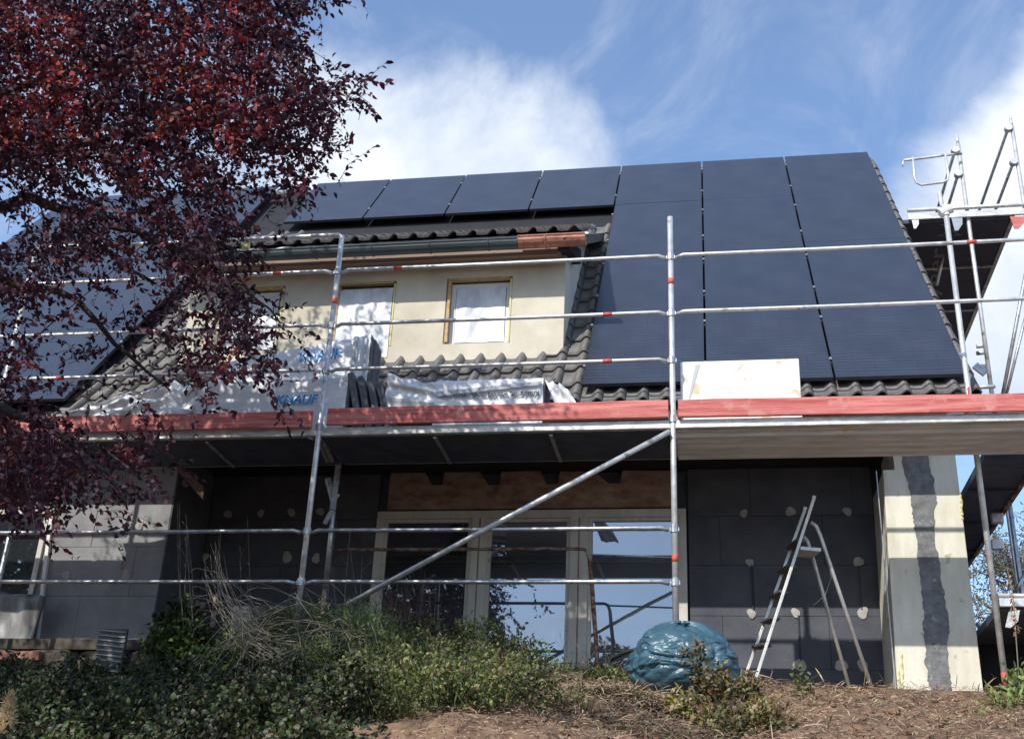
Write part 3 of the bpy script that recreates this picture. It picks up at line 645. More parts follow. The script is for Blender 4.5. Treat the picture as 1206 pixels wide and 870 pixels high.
# gusset plates on the beam
for (x, y, w_, h_, m_) in ((1127, 264, 13, 15, metalgrey), (1198, 262, 17, 14, toe), (1078, 264, 8, 10, frame_d)):
    pp = [at(x-w_/2, y-h_/2, GYF-.07), at(x+w_/2, y-h_/2, GYF-.07), at(x+w_/2, y, GYF-.07), at(x+w_*.1, y+h_/2, GYF-.07), at(x-w_*.2, y+h_/2, GYF-.07)]
    build('gusset_plate', MB().prism(list(reversed(pp)), (0, .012, 0)), m_, gs)
text_mesh('Layher', .26, (xl+.66, GYF+2.55, bz-.124), (-.07, -1, 0), (-1, .07, 0), 'deck_lettering', grey_print2, gs, .002, 1.95)
mb = MB()
for a, b in (((.33, .30), (.55, .08)), ((.33, .08), (.55, .30)), ((.30, .06), (.58, .06)), ((.30, .32), (.58, .32))):
    mb.bar((xl+a[0]+.08, GYF+a[1], bz-.124), (xl+b[0]+.08, GYF+b[1], bz-.124), .012, .003)
build('deck_logo', mb, metalgrey, gs)
# slanted tubes on the right edge of the picture, and the far tower
gt('diagonal_brace', [at(1222, 250, 4.0), at(1179, 475, 4.0)], .022, galv)
gt('diagonal_brace', [at(1216, 340, 4.2), at(1184, 470, 4.2)], .018, galv)
gt('ledger', [at(1103, 336, 4.4), at(1114, 288, 4.4)], .02, galv_b)
p = at(1158, 392, 6.8); gt('standard', [(p[0], 6.8, 0), (p[0], 6.8, p[2])], R1, galv_b); p2 = at(1156, 462, 6.8)
for yy in (408, 416, 432): a = at(1150, yy, 6.75); b = at(1162, yy-1, 6.75); gt('coupler_arm', [a, b], .03, galv_b)
mb = MB(); mb.bar(at(1148, 430, 6.7), at(1161, 440, 6.7), .1, .05, up=(0, 1, 0)); build('swivel_coupler', mb, galv, gs)
gt('ledger', [at(1150, 456, 2.4), at(1172, 455, 2.4)], .02, galv_b)
# lower gable decks
build('deck_plank', MB().box((2.60, .80, 1.78), (3.02, 4.75, 1.85)), deckply, gs)
build('deck_edge', MB().box((3.023, .80, 1.76), (3.06, 4.75, 1.86)), rust, gs)
for yy in (1.6, 2.6, 3.6): build('cross_rib', MB().box((2.60, yy, 1.76), (3.02, yy+.04, 1.778)), deckply, gs)
zl = at(1190, 709, .76)[2]
build('beam', MB().box((2.56, .74, zl-.035), (3.6, .79, zl+.03)), galv_b, gs)
gt('beam_tube', [(2.56, .76, zl+.055), (3.6, .76, zl+.055)], .018, galv_b)
build('deck_plank', MB().box((2.57, .80, zl-.06), (3.7, 5.5, zl)), deckply, gs)
mb = MB(); pp = [at(1188, 720, .74), at(1201, 718, .74), at(1199, 731, .74), at(1190, 739, .74), at(1184, 738, .74)]; mb.prism(list(reversed(pp)), (0, .012, 0)); build('gusset_plate', mb, alu, gs)
p = at(1190, 600, 3.3); gt('standard', [(p[0], 3.3, -.2), (p[0], 3.3, at(1180, 585, 3.3)[2])], R1, galv)
gt('diagonal_brace', [at(1150, 733, 3.0), at(1170, 757, 3.0)], .02, galv_b)
gt('diagonal_brace', [at(1194, 700, 3.2), at(1207, 676, 3.2)], .02, galv)
for (x, y) in ((1164, 583), (1172, 609), (1172, 640)):
    a = at(x-4, y, 2.2); mb = MB(); mb.box((a[0], 2.2, a[2]-.05), (a[0]+.11, 2.26, a[2]+.05)); build('coupler', mb, galv_b, gs, bevel=.01)
# added dark boards standing in for the shade beneath the low deck
fn = thing('shade_boards', 'dark boards added for the shade under the low scaffold deck at the far right', 'dark boards')
for k in range(6): build('board', MB().box((2.62+k*.30, 2.0+jit(.01), -.3), (2.91+k*.30, 2.03, zl-.08)), under, fn)
# ------------------------------------------------------------------ things on the deck
DZ = 1.873
def wrapbox(name, label, pxl, pxr, ytop, Y, depth, m, cat='package', seed=0, dz=0, ztop_l=None, end_boards=0, tilt=0, amp=.0032):
    xL = at(pxl, ytop, Y)[0]; xR = at(pxr, ytop, Y)[0]; zT = at((pxl+pxr)/2, ytop, Y)[2]; zTL = zT if ztop_l is None else at(pxl, ztop_l, Y)[2]
    r = np.random.default_rng(seed); ph = r.uniform(0, 6, 8); t = thing(name, label, cat)
    nx_, nz_ = 34, 12; v = []
    for (yy, sg) in ((Y, -1), (Y+depth, 1)):
        for j in range(nz_+1):
            for i in range(nx_+1):
                u, q = i/nx_, j/nz_; zt_ = zTL+(zT-zTL)*u; e = math.sin(math.pi*min(1, max(0, q)))**.5
                d = amp*(math.sin(14*u+9*q+ph[0])+.7*math.sin(31*u-13*q+ph[1])+.6*math.sin(53*u+ph[2]+6*q))*e
                v.append((xL+(xR-xL)*u, yy+sg*d, DZ+dz+(zt_-DZ-dz)*q+.004*math.sin(23*u+ph[3])*(q > .99)))
    n1 = (nx_+1)*(nz_+1); f = []
    for j in range(nz_):
        for i in range(nx_):
            a = j*(nx_+1)+i; f += [(a, a+1, a+nx_+2, a+nx_+1), (n1+a, n1+a+nx_+1, n1+a+nx_+2, n1+a+1)]
        a, b = j*(nx_+1), (j+1)*(nx_+1); f += [(a, b, n1+b, n1+a)]
        if not end_boards: a, b = a+nx_, b+nx_; f += [(a, n1+a, n1+b, b)]
    for i in range(nx_): a = nz_*(nx_+1)+i; f += [(a, a+1, n1+a+1, n1+a)]
    w_ = build('plastic_wrap', MB().add(v, f), m, t, smooth=True)
    if end_boards:
        k = end_boards; h = depth/k
        for i in range(k): build('board', MB().box((xR-.12, Y+.006+i*h, DZ+dz+.002), (xR+.012+jit(.012), Y+h*(i+1)-.004, zT-.012-abs(jit(.012)))), board_g, t)
    return t, xL, xR, zT
t, xL, xR, zT = wrapbox('insulation_pack', 'white wrapped insulation pack with upside-down grey lettering lying behind the red toe board', 513, 640, 447, .3, .3, wrapf, seed=1, end_boards=3, amp=.001)
text_mesh('Knauf zeigt, was W\u00e4rmed\u00e4mmung kann', .066, (xR-.03, .3-.022, at(575, 462.5, .28)[2]), (-1, 0, 0), (0, 0, -1), 'lettering', grey_ink, t, .0022, .90)
mb = MB(); mb.prism([(xR-.01, .3-.024, zT-.035), (xL+.01, .3-.024, zT-.115), (xL+.01, .3-.024, zT-.16), (xR-.01, .3-.024, zT-.075)], (0, .004, 0)); mb.f = [tuple(f) for f in mb.f]; build('grey_stripe', mb, grey_band, t)
t, xL, xR, zT = wrapbox('insulation_pack', 'lower front insulation pack in silvery film with blue lettering beside the second scaffold upright', 236, 410, 447, .13, .22, wraps, seed=2, end_boards=2, ztop_l=452)
text_mesh('KNAUF', .12, (at(324, 473, .1)[0], .13-.026, at(345, 475, .1)[2]), (1, 0, 0), (0, 0, 1), 'lettering', blue_ink, t, .004, .40, shear=.15)
mb = MB(); mb.box((xL+.3, .13-.024, DZ+.035), (xR-.02, .13-.018, DZ+.043)); build('film_seam', mb, grey_band, t)
t, xL, xR, zT = wrapbox('insulation_pack', 'tall upper insulation pack in torn white film with blue lettering under the middle dormer window', 262, 437, 397, .40, .36, wrapw, seed=3, end_boards=5, ztop_l=428)
text_mesh('KNAUF', .15, (at(352, 427, .40)[0], .40-.026, at(352, 428, .4)[2]), (1, .0, .07), (-.07, 0, 1), 'lettering', blue_ink, t, .004, .42, shear=.2)
for (a, b, w_) in ((420, 414, .045), (431, 428, .02)):
    p, q = at(a, 396, .37), at(b, 445, .37); mb = MB(); mb.prism([(p[0]-w_/2, .372, p[2]), (q[0]-w_/2, .372, q[2]), (q[0]+w_/2, .372, q[2]), (p[0]+w_/2, .372, p[2])], (0, .004, 0)); build('grey_stripe', mb, grey_band, t)
# loose boards between the packs
lb = thing('loose_boards', 'dark grey insulation boards leaning between the two wrapped packs on the deck', 'boards')
for k in range(4):
    a = at(418+k*10, 447+k*2, .28); b = at(432+k*10, 482, .28); mb = MB(); mb.bar((a[0], .30+k*.04, a[2]-.0), (b[0], .30+k*.04, DZ+.015), .05, .35, up=(0, 1, 0)); build('board', mb, board_g, lb)
# bunched film left of the lettered pack
def sheet_thing(name, label, cat, corners, Y, m, amp, seed, fan=None, depth=.12, nxx=30, nzz=14):
    r = np.random.default_rng(seed); ph = r.uniform(0, 6, 8); v = []
    for sg in (0, 1):
        for j in range(nzz+1):
            for i in range(nxx+1):
                u, q = i/nxx, j/nzz
                bx = [corners[k] for k in range(4)]  # bl, br, tr, tl
                px_ = (bx[0][0]*(1-u)+bx[1][0]*u)*(1-q)+(bx[3][0]*(1-u)+bx[2][0]*u)*q
                py_ = (bx[0][1]*(1-u)+bx[1][1]*u)*(1-q)+(bx[3][1]*(1-u)+bx[2][1]*u)*q
                if fan: py_ += (1-u)*math.sin(q*20+ph[0])*1.2
                d = amp*(math.sin((12*q+5*u*q+ph[1]) if fan else (9*u+4*q+ph[1]))+.6*math.sin((27*q+3*u+ph[2]) if fan else (19*u-8*q+ph[2]))+.5*math.sin(33*u+9*q+ph[3])*(0.4 if fan else 1))
                P = at(px_, py_+(0 if q < .95 else 1.5*math.sin(14*u+ph[4])), Y)
                v.append((P[0], Y+(-d if sg == 0 else depth+d), P[2]))
    n1 = (nxx+1)*(nzz+1); f = []
    for j in range(nzz):
        for i in range(nxx): a = j*(nxx+1)+i; f += [(a, a+1, a+nxx+2, a+nxx+1), (n1+a, n1+a+nxx+1, n1+a+nxx+2, n1+a+1)]
        a, b = j*(nxx+1), (j+1)*(nxx+1); f += [(a, b, n1+b, n1+a), (a+nxx, n1+a+nxx, n1+b+nxx, b+nxx)]
    for i in range(nxx): a = nzz*(nxx+1)+i; f += [(a, a+1, n1+a+1, n1+a)]
    return tag(build(name, MB().add(v, f), m, None, smooth=True), label, cat)
sheet_thing('crumpled_film', 'bunched white plastic film gathered left of the upside-down lettered pack', 'plastic film', [(452, 482), (514, 482), (513, 452), (457, 440)], .27, wrapw, .014, 4, fan=1)
sheet_thing('crumpled_film', 'small torn piece of white film at the right end of the lettered pack', 'plastic film', [(655, 480), (682, 480), (668, 456), (642, 447)], .34, wrapw, .02, 5, depth=.05, nxx=12, nzz=10)
sheet_thing('plastic_sheet', 'long white plastic sheet draped over material on the deck below the left tiles', 'plastic sheet', [(40, 494), (268, 490), (262, 452), (150, 462)], .22, wrapw, .03, 6, depth=.4, nxx=50)
sheet_thing('plastic_sheet', 'short white film mound on the deck just left of the silvery pack', 'plastic sheet', [(180, 492), (262, 490), (262, 462), (205, 449)], .62, wrapw, .03, 8, depth=.06, nxx=20)
t = thing('foam_block', 'pale stained foam block on the deck just right of the middle scaffold upright', 'foam block')
p, q = at(801, 425, .12), at(941, 425, .12); 
mb = MB(); mb.box((p[0], .12, DZ), (q[0], .42, at(870, 424, .12)[2])); build('block', mb, boxfoam, t, bevel=.008)
mb = MB(); mb.prism([(p[0]+.05, .116, DZ+.17), (p[0]+.055, .116, DZ+.16), (p[0]+.17, .116, at(870, 428, .12)[2]), (p[0]+.13, .116, at(870, 428, .12)[2])], (0, .004, 0)); build('grey_smear', mb, grey_band, t)
# ------------------------------------------------------------------ ladder
ld = thing('step_ladder', 'old aluminium step ladder with platform standing on the soil beside the wing wall', 'ladder')
YN, YF = .98, 1.36
fN = [at(885, 815, YN), at(958.5, 587, YN)]; fF = [at(871, 815, YF), at(948, 600, YF)]
rN = [at(955, 615, YN), at(961, 619, YN), at(966, 630, YN), at(1031, 823, YN)]; rF = [at(947, 632, YF), at(951, 637, YF), at(955, 648, YF), at(1004, 823, YF)]
for f_ in (fN, fF): build('front_rail', MB().bar(f_[0], f_[1], .026, .052, up=(0, 1, 0)), alul, ld, bevel=.003)
for f_ in (rN, rF): smoothtube(build('rear_leg', MB().tube(f_, .0165, 10), alul, ld))
for k in range(6):
    t = .10+k*.135; a = Vector(fN[0]).lerp(Vector(fN[1]), t); b = Vector(fF[0]).lerp(Vector(fF[1]), t)
    build('tread', MB().bar(a, b, .085, .022, up=(.15, 0, 1)), stepm, ld, bevel=.003)
a, b = Vector(at(943, 647, YN)), Vector(at(967, 649, YN)); c2, d2 = Vector(at(936, 655, YF)), Vector(at(957, 657, YF))
mb = MB(); mb.add([tuple(a), tuple(b), tuple(d2), tuple(c2)]+[tuple(v_+Vector((0, 0, .03))) for v_ in (a, b, d2, c2)], [(3, 2, 1, 0), (4, 5, 6, 7), (0, 1, 5, 4), (1, 2, 6, 5), (2, 3, 7, 6), (3, 0, 4, 7)]); build('platform', mb, alul, ld)
for f_ in (fN, fF): p = Vector(f_[1]); build('end_cap', MB().bar(p-Vector((.003, 0, .01)), p+Vector((.004, 0, .018)), .03, .056, up=(0, 1, 0)), frame_d, ld)
p = Vector(at(1001, 755, YN)); smoothtube(build('bolt', MB().tube([p+Vector((0, -.02, 0)), p+Vector((0, .02, 0))], .009, 8), black, ld))
smoothtube(build('spreader_cord', MB().tube([at(958, 713, 1.2), at(972, 700, 1.15), at(979, 680, 1.1), at(977, 668, 1.05)], .003, 6), galv, ld))
smoothtube(build('spreader_cord', MB().tube([at(893, 796, 1.0), at(930, 806, 1.1), at(985, 813, 1.2), at(1020, 812, 1.3)], .004, 6), black, ld))
# ------------------------------------------------------------------ bag and hose
BY = -.5; bc = at(806, 768, BY); bx, bz_ = bc[0], at(803, 826, BY)[2]
nu, nv = 220, 90; v = []
for j in range(nv+1):
    q = j/nv; th = math.pi*(1-q)
    for i in range(nu):
        ph = 2*math.pi*i/nu; rad = .425*math.sqrt(max(0, 1-(abs(q-.32)/.68)**2.0)) if q > .32 else .405*math.sqrt(max(0, 1-(abs(q-.32)/.33)**3))
        tpw = max(0, (q-.52)/.48); lo_ = max(0, 1-q/.62)
        rid = lambda x: 1-abs(math.sin(x))**.7
        fold = 1-.07*tpw*rid(4.5*ph+2.2*math.sin(3*q)+1.1*math.sin(ph))-.05*tpw*rid(8*ph+4*q+1.4*math.sin(2*ph))-.03*tpw*rid(15*ph-6*q)+.025*math.sin(ph*3+1.2)+.012*math.sin(ph*7+9*q)
        cs, sn = math.cos(ph), math.sin(ph)
        n1_ = noise.noise(Vector((cs*2.1+.6*q, sn*2.1, q*7))); n2_ = noise.noise(Vector((cs*5+3, sn*5+2*q, q*13+n1_*2))); n3_ = noise.noise(Vector((cs*11, sn*11+7, q*22+n1_*3)))
        crease = -.026*(1-min(1, abs(n1_)*3.2))-.020*(1-min(1, abs(n2_)*3))*(1-.5*q)-.006*(1-min(1, abs(n3_)*3))+.05*noise.noise(Vector((cs*1.2, sn*1.2, q*2+5)))
        zz = .555*q**.92+.012*math.sin(ph*4+9*q)+.025*math.sin(2*ph+1)*q-.02*tpw*tpw*rid(5.5*ph)
        rr_ = rad*fold+crease*math.sin(th)
        v.append((bx+rr_*math.cos(ph)-.02*q, BY+rr_*.85*math.sin(ph), bz_+zz))
f = [(j*nu+i, j*nu+(i+1) % nu, (j+1)*nu+(i+1) % nu, (j+1)*nu+i) for j in range(nv) for i in range(nu)]
bag = thing('rubbish_bag', 'full blue plastic rubbish bag resting on the bank in front of the middle scaffold upright', 'bag')
build('bag_body', MB().add(v, f), bagm, bag, smooth=True)
mb = MB(); tp = Vector((bx-.02, BY-.02, bz_+.545))
for k in range(7):
    a_ = k*2*math.pi/7; mb.tube([tp+Vector((.02*math.cos(a_), .02*math.sin(a_), -.02)), tp+Vector((.05*math.cos(a_), .04*math.sin(a_), .012)), tp+Vector((.10*math.cos(a_), .08*math.sin(a_), .0))], [.02, .014, .004], 7)
build('tied_neck', mb, bagm, bag, smooth=True)
tag(smoothtube(build('hose', MB().tube([at(697, 792, .2), at(715, 778, .1), at(735, 768, .0), at(760, 762, -.2)], .017, 8), black)), 'short black hose running from the rusty post towards the blue bag', 'hose')
# ------------------------------------------------------------------ left corner objects
gb = thing('grooved_board', 'narrow grey grooved board standing on edge on the left terrace', 'board')
a, b = at(118, 740, .6), at(141, 792, .6)
build('panel', MB().box((a[0], .6, b[2]), (b[0], .63, a[2])), board_g, gb)
for k in range(9):
    z = b[2]+(a[2]-b[2])*(k+.5)/9; build('groove_strip', MB().bar((a[0]+.01, .596, z+.01), (b[0]-.005, .596, z-.012), .012, .012), metalgrey, gb)
tag(build('brick_slab', MB().box((at(0, 770, .6)[0]-1.0, .60, at(20, 776, .6)[2]), (at(46, 770, .6)[0], .90, at(20, 766, .6)[2])), copper, None), 'red clay slab lying on the terrace edge at the far left', 'slab')
sheet_thing('plastic_cover', 'grey translucent plastic cover leaning below the left window', 'plastic cover', [(-60, 768), (34, 768), (50, 702), (-60, 690)], 1.3, mat('grey_cover', (.05, .05, .05), (.26, .26, .25), .4, 6, 0, .8, 6, stretch=(1, 1, .3)), .012, 9, depth=.05)
# stones of the retaining wall
sw = thing('stone_wall', 'low dry stone wall under the terrace edge at the left', 'wall')
def stone(cx, cy, cz, sx, sy, sz, parent=sw):
    v = []; n = 10; m_ = 6
    for j in range(m_+1):
        th = math.pi*j/m_
        for i in range(n):
            ph = 2*math.pi*i/n; e = .45
            f_ = lambda c_: math.copysign(abs(c_)**e, c_)
            v.append((cx+sx*f_(math.cos(ph))*f_(math.sin(th))*(1+jit(.05)), cy+sy*f_(math.sin(ph))*f_(math.sin(th)), cz+sz*f_(math.cos(th))*(1+jit(.05))))
    f = [(j*n+i, j*n+(i+1) % n, (j+1)*n+(i+1) % n, (j+1)*n+i) for j in range(m_) for i in range(n)]
    return build('stone', MB().add(v, f), rock, parent)
z = .0
for row in range(5):
    x = -8.2+row*.13
    while x < -4.2:
        w_ = random.uniform(.17, .34); stone(x+w_, .80-.02*row+jit(.03), -.03-row*.2, w_*.98, .14, .098); x += 2*w_+.01
# ------------------------------------------------------------------ vegetation
def cloud(name, label, cat, blobs, n, leaf, wid, cols, updir=(0, 0, .4), mtl=greenm, group=None, stems=8, stemm=darktwig, surf=.55, kind=None, stem_r=.006, orient=.6):
    # blobs: (cx,cy,cz,rx,ry,rz,weight)
    t = thing(name, label, cat, group); W = np.array([b[6] for b in blobs], float); W /= W.sum()
    idx = rng.choice(len(blobs), n//7, p=W); B = np.array([b[:6] for b in blobs])[idx]
    d = runit(len(idx)); rr = (surf+(1-surf)*rng.random((len(idx), 1)))**.7; base = B[:, :3]+d*rr*B[:, 3:6]
    base = np.repeat(base, 7, 0); dd_ = np.repeat(d, 7, 0); P = base+runit(len(base))*rng.random((len(base), 1))*leaf*2.2
    D = runit(len(P))*.9+dd_*orient+np.array(updir); Nn = runit(len(P))*.8+np.array([-.25, -.6, .75])
    cols = np.array(cols); patch = np.clip(1+.45*np.sin(P[:, :1]*4.3+P[:, 2:]*7+2*np.sin(P[:, 1:2]*3.1))+.3*np.sin(P[:, :1]*11+P[:, 1:2]*9), .45, 1.7); cc = cols[rng.integers(0, len(cols), len(P))]*rng.uniform(.6, 1.35, (len(P), 1))*patch
    me = leaf_mesh('foliage', P, D, Nn, leaf*rng.uniform(.6, 1.35, len(P)), wid*rng.uniform(.7, 1.3, len(P)), cc)
    stuff(link('foliage', me, mtl, t))
    mb = MB()
    for k in range(stems):
        b = blobs[rng.choice(len(blobs), p=W)]; tgt = np.array(b[:3])+runit(1)[0]*np.array(b[3:6])*.9; x0 = b[0]+rng.uniform(-.3, .3)*b[3]; y0 = b[1]+rng.uniform(-.2, .2); s_ = np.array([x0, y0, gz(x0, y0)-.03])
        mid = (s_+tgt)/2+rng.normal(size=3)*.05; mb.tube([s_, mid, tgt], [stem_r, stem_r*.7, stem_r*.3], 5)
    stuff(build('stem', mb, stemm, t)); return t
DG = [(.045, .064, .016), (.065, .088, .02), (.034, .052, .018), (.08, .105, .028)]
MG = [(.09, .115, .025), (.12, .15, .035), (.065, .085, .028), (.15, .17, .045)]
YG = [(.22, .20, .05), (.16, .17, .04), (.30, .24, .09), (.28, .14, .05), (.12, .14, .05), (.38, .32, .20)]
BR = [(.17, .09, .055), (.12, .07, .05), (.22, .14, .09), (.10, .10, .04)]
def bg(px, Y, rx, ry, rz, w=1, up=.1):
    x = at(px, 870, Y)[0]; return (x, Y, gz(x, Y)+up, rx, ry, rz, w)
def bl(px, py, Y, rx, ry, rz, w=1):
    c = at(px, py, Y); return (c[0], Y, c[2], rx, ry, rz, w)
cloud('bramble_shrub', 'dark broad-leaved bramble thicket in front of the stone wall at lower left', 'shrub', [bl(110, 862, -.4, .4, .3, .22), bl(200, 825, -.1, .35, .3, .26), bl(60, 885, -.9, .5, .4, .22), bl(150, 868, -.8, .5, .4, .26)], 9000, .06, .045, DG, surf=.3)
cloud('bramble_shrub', 'dark green bramble with broad pale-tipped leaves under the tangled twigs', 'shrub', [bl(240, 830, -.4, .45, .4, .33), bl(320, 850, -.6, .45, .4, .3), bl(210, 775, .3, .3, .25, .3), bl(210, 740, .5, .2, .2, .22, .4), bl(270, 800, .1, .4, .3, .3)], 9000, .055, .042, DG+[(.10, .15, .035)], surf=.3)
cloud('low_shrub', 'dense small-leaved green shrub on the bank in front of the left terrace window', 'shrub', [bl(400, 840, -.6, .5, .4, .33), bl(480, 815, -.3, .5, .4, .38), bl(520, 845, -.7, .5, .4, .3), bl(440, 790, .0, .4, .3, .3), bl(400, 870, -1., .5, .4, .25)], 15000, .032, .02, MG+DG, surf=.3)
cloud('low_shrub', 'olive green shrub patch below the middle terrace mullion', 'shrub', [bl(560, 762, .1, .3, .25, .24), bl(540, 790, -.1, .4, .3, .3), bl(610, 782, .0, .3, .3, .24), bl(660, 800, .15, .4, .25, .14), bl(500, 760, .3, .25, .2, .25), bl(720, 805, .1, .3, .2, .10), bl(590, 825, -.3, .4, .3, .2)], 11000, .032, .02, MG+[(.11, .10, .04)], surf=.3)
cloud('fine_leaved_shrub', 'feathery bright green shrub growing at the foot of the second scaffold upright', 'shrub', [bl(350, 738, -.5, .36, .3, .20), bl(425, 742, -.6, .32, .3, .20), bl(300, 755, -.3, .28, .3, .2), bl(390, 775, -.8, .40, .25, .17), bl(460, 770, -.6, .25, .25, .16)], 15000, .038, .007, [(.12, .16, .045), (.16, .20, .055), (.08, .11, .04)], updir=(.1, 0, .5), surf=.2)
cloud('yellowing_plant', 'yellow and rust leaved plant in front of the blue bag and ladder foot', 'plant', [bl(805, 835, -1.1, .13, .15, .10), bl(845, 808, -1.0, .15, .15, .13), bl(850, 855, -1.3, .26, .25, .13), bl(900, 850, -1.1, .16, .2, .14), bl(820, 772, -1.0, .08, .08, .07, .2), bl(880, 815, -.9, .10, .10, .11, .5)], 2500, .045, .022, YG, surf=.2)
cloud('pale_seedling', 'pale green seedling with fleshy leaves at the bottom edge below the ladder', 'plant', [bl(826, 862, -.9, .12, .1, .13)], 300, .08, .02, [(.30, .38, .16), (.24, .32, .12)], updir=(0, 0, .9), surf=.1)
cloud('young_sprout', 'small upright green sprout on the soil between the ladder legs and the bag', 'plant', [bl(944, 812, .1, .05, .05, .13), bl(944, 838, -.1, .05, .05, .05, .3)], 170, .04, .022, MG+[(.2, .25, .08)], updir=(0, 0, .4), surf=.1, stems=3)
cloud('leafy_plant', 'green leafy plant at the right edge beside the red-banded upright', 'plant', [bl(1192, 838, .0, .16, .15, .14), bl(1206, 820, .1, .15, .15, .18), bl(1180, 860, -.4, .12, .12, .08)], 900, .06, .022, [(.14, .19, .05), (.20, .24, .07), (.10, .14, .05)], updir=(0, 0, .6), surf=.1)
cloud('ivy_cover', 'dark leafy ground cover filling the bottom left of the bank', 'ground cover', [bg(x+rng.uniform(-25, 25), Y, rng.uniform(.2, .42), .32, rng.uniform(.1, .27), rng.uniform(.5, 1.4)) for x in range(-20, 440, 60) for Y in (-.7, -1.15, -1.6, -2.1, -2.6)], 30000, .040, .028, [(.022, .036, .012), (.04, .062, .018), (.03, .04, .02), (.055, .08, .02), (.07, .06, .03)], surf=.2)
cloud('low_shrub', 'yellowish green low growth at the bottom edge between the ground cover and the dead clippings', 'shrub', [bg(x, Y, .3, .3, .14+.10*(x < 540), 1, .16) for x in (440, 490, 540, 590) for Y in (-.6, -1.1, -1.6, -2.1)]+[bg(640, -1.8, .25, .3, .09, .5)], 15000, .032, .016, MG+[(.14, .15, .05), (.12, .10, .05), (.16, .12, .06)], surf=.2)
# reddish bare stalks
def stalks(name, label, cat, pxs, n, m, rad=.004, hgt=(20, 80), sp=10, blad=False):
    mb = MB()
    for k in range(n):
        px_, py_, Y = pxs[rng.integers(len(pxs))]; px_ += rng.uniform(-sp, sp); y_ = Y+rng.uniform(-.15, .15); a = at(px_, py_, y_); h = rng.uniform(*hgt); b = at(px_+rng.uniform(-14, 14), py_-h, y_); mid = (a+b)/2+rng.normal(size=3)*.02
        mb.tube([a, mid, b], [rad, rad*.7, rad*.3], 5)
        for q in range(3):
            t = rng.uniform(.4, .95); c_ = a*(1-t)+b*t; mb.tube([c_, c_+np.array([rng.uniform(-.08, .08), rng.uniform(-.04, .04), rng.uniform(.02, .12)])], [rad*.5, rad*.2], 4)
    return tag(stuff(build(name, mb, m)), label, cat)
stalks('dry_stalk_clump', 'clump of dark reddish bare stalks left of the first window mullion', 'stalks', [(450, 775, .3), (470, 778, .3), (490, 775, .3)], 70, darktwig, .004, (40, 100), 22)
stalks('dry_stalk_clump', 'thin bare stalks rising in front of the dark insulated corner at left', 'stalks', [(395, 765, .2), (430, 770, .2), (300, 770, .2), (250, 770, .3), (220, 760, .4)], 16, twigm, .003, (60, 180), 14)
stalks('dry_stalk_clump', 'few thorny bare stalks on the bank left of the blue bag', 'stalks', [(700, 805, .1), (760, 800, .0), (790, 800, .0), (680, 800, .1)], 12, twigm, .0035, (15, 55), 20)
# arching pale canes
mb = MB(); root = at(440, 760, .0)
for k in range(95):
    g0 = rng.random(); rx, ry = rng.uniform(285, 455), rng.uniform(715, 770); a = at(rx, ry, rng.uniform(-.9, -.3))
    if g0 < .55: ex, ey = rx-rng.uniform(20, 190), ry+rng.uniform(-60, 70)
    else: ex, ey = rx+rng.uniform(-70, 40), ry+rng.uniform(30, 120)
    ex = max(ex, 225); Ye = rng.uniform(-1.3, -.6); e = at(ex, min(ey, 850), Ye)
    c1 = a+(e-a)*.4+np.array([rng.uniform(-.1, .1), rng.uniform(-.2, 0), rng.uniform(.08, .30)]); c3 = a+(e-a)*1.1+np.array([rng.uniform(-.12, .12), -.05, rng.uniform(-.05, .16)])
    pts = []
    for t in np.linspace(0, 1, 9): pts.append((1-t)**3*a+3*(1-t)**2*t*c1+3*(1-t)*t*t*c3+t**3*e+rng.normal(size=3)*.008)
    r0 = rng.uniform(.0018, .0034); mb.tube(pts, [r0*(1-.6*i/8) for i in range(9)], 5)
for k in range(22):  # long sweep up to the left
    a = at(rng.uniform(330, 400), rng.uniform(750, 790), -.8); e = at(rng.uniform(238, 262), rng.uniform(635, 690), -.5); c1 = at(rng.uniform(240, 300), rng.uniform(740, 790), -.8)
    pts = [(1-t)**2*a+2*(1-t)*t*c1+t*t*e+rng.normal(size=3)*.008 for t in np.linspace(0, 1, 9)]; mb.tube(pts, [.0038*(1-.7*i/8) for i in range(9)], 5)
tag(stuff(build('twig_tangle', mb, twigm)), 'tangle of pale arching dead canes hanging over the dark shrubs', 'twigs')
# grass clump
n = 520; x0 = rng.uniform(at(440, 870, -1.6)[0], at(600, 870, -1.6)[0], n); y0 = rng.uniform(-2.2, -1.2, n); P = np.array([(a, b, gz(a, b)) for a, b in zip(x0, y0)])
me = leaf_mesh('grass_clump', P, np.c_[rng.normal(size=n)*.35, rng.normal(size=n)*.3-.1, np.ones(n)], runit(n)+[0, -1, 0], rng.uniform(.12, .34, n), np.full(n, .009), np.array([(.10, .14, .05)])*rng.uniform(.6, 1.4, (n, 1)))
tag(stuff(link('grass_clump', me, greenm)), 'long-bladed grass clump at the bottom edge of the bank', 'grass')
# dry clippings over the bank + litter
def litter(name, label, cat, n, xr, yr, l0, l1, wd, cols, lift=.03):
    x0 = rng.uniform(*xr, n); y0 = rng.uniform(*yr, n); P = np.array([(a, b, gz(a, b)+rng.uniform(0, lift)) for a, b in zip(x0, y0)])
    cols = np.array(cols); cc = cols[rng.integers(0, len(cols), n)]*rng.uniform(.6, 1.35, (n, 1))
    D = rng.normal(size=(n, 3))*[1, .8, .32]; me = leaf_mesh(name, P, D, runit(n)*.5+[0, -.5, 1], rng.uniform(l0, l1, n), wd*rng.uniform(.5, 1.5, n), cc)
    o = link(name, me, straw); stuff(o); 
    if label: tag(o, label, cat)
    return o
litter('soil_litter', 'dry needles, straw and wood chips scattered over the bare brown bank', 'litter', 30000, (-1.5, 4.2), (-2.6, .9), .02, .07, .006, [(.27, .165, .10), (.19, .105, .065), (.40, .29, .19), (.10, .055, .035)], .04)
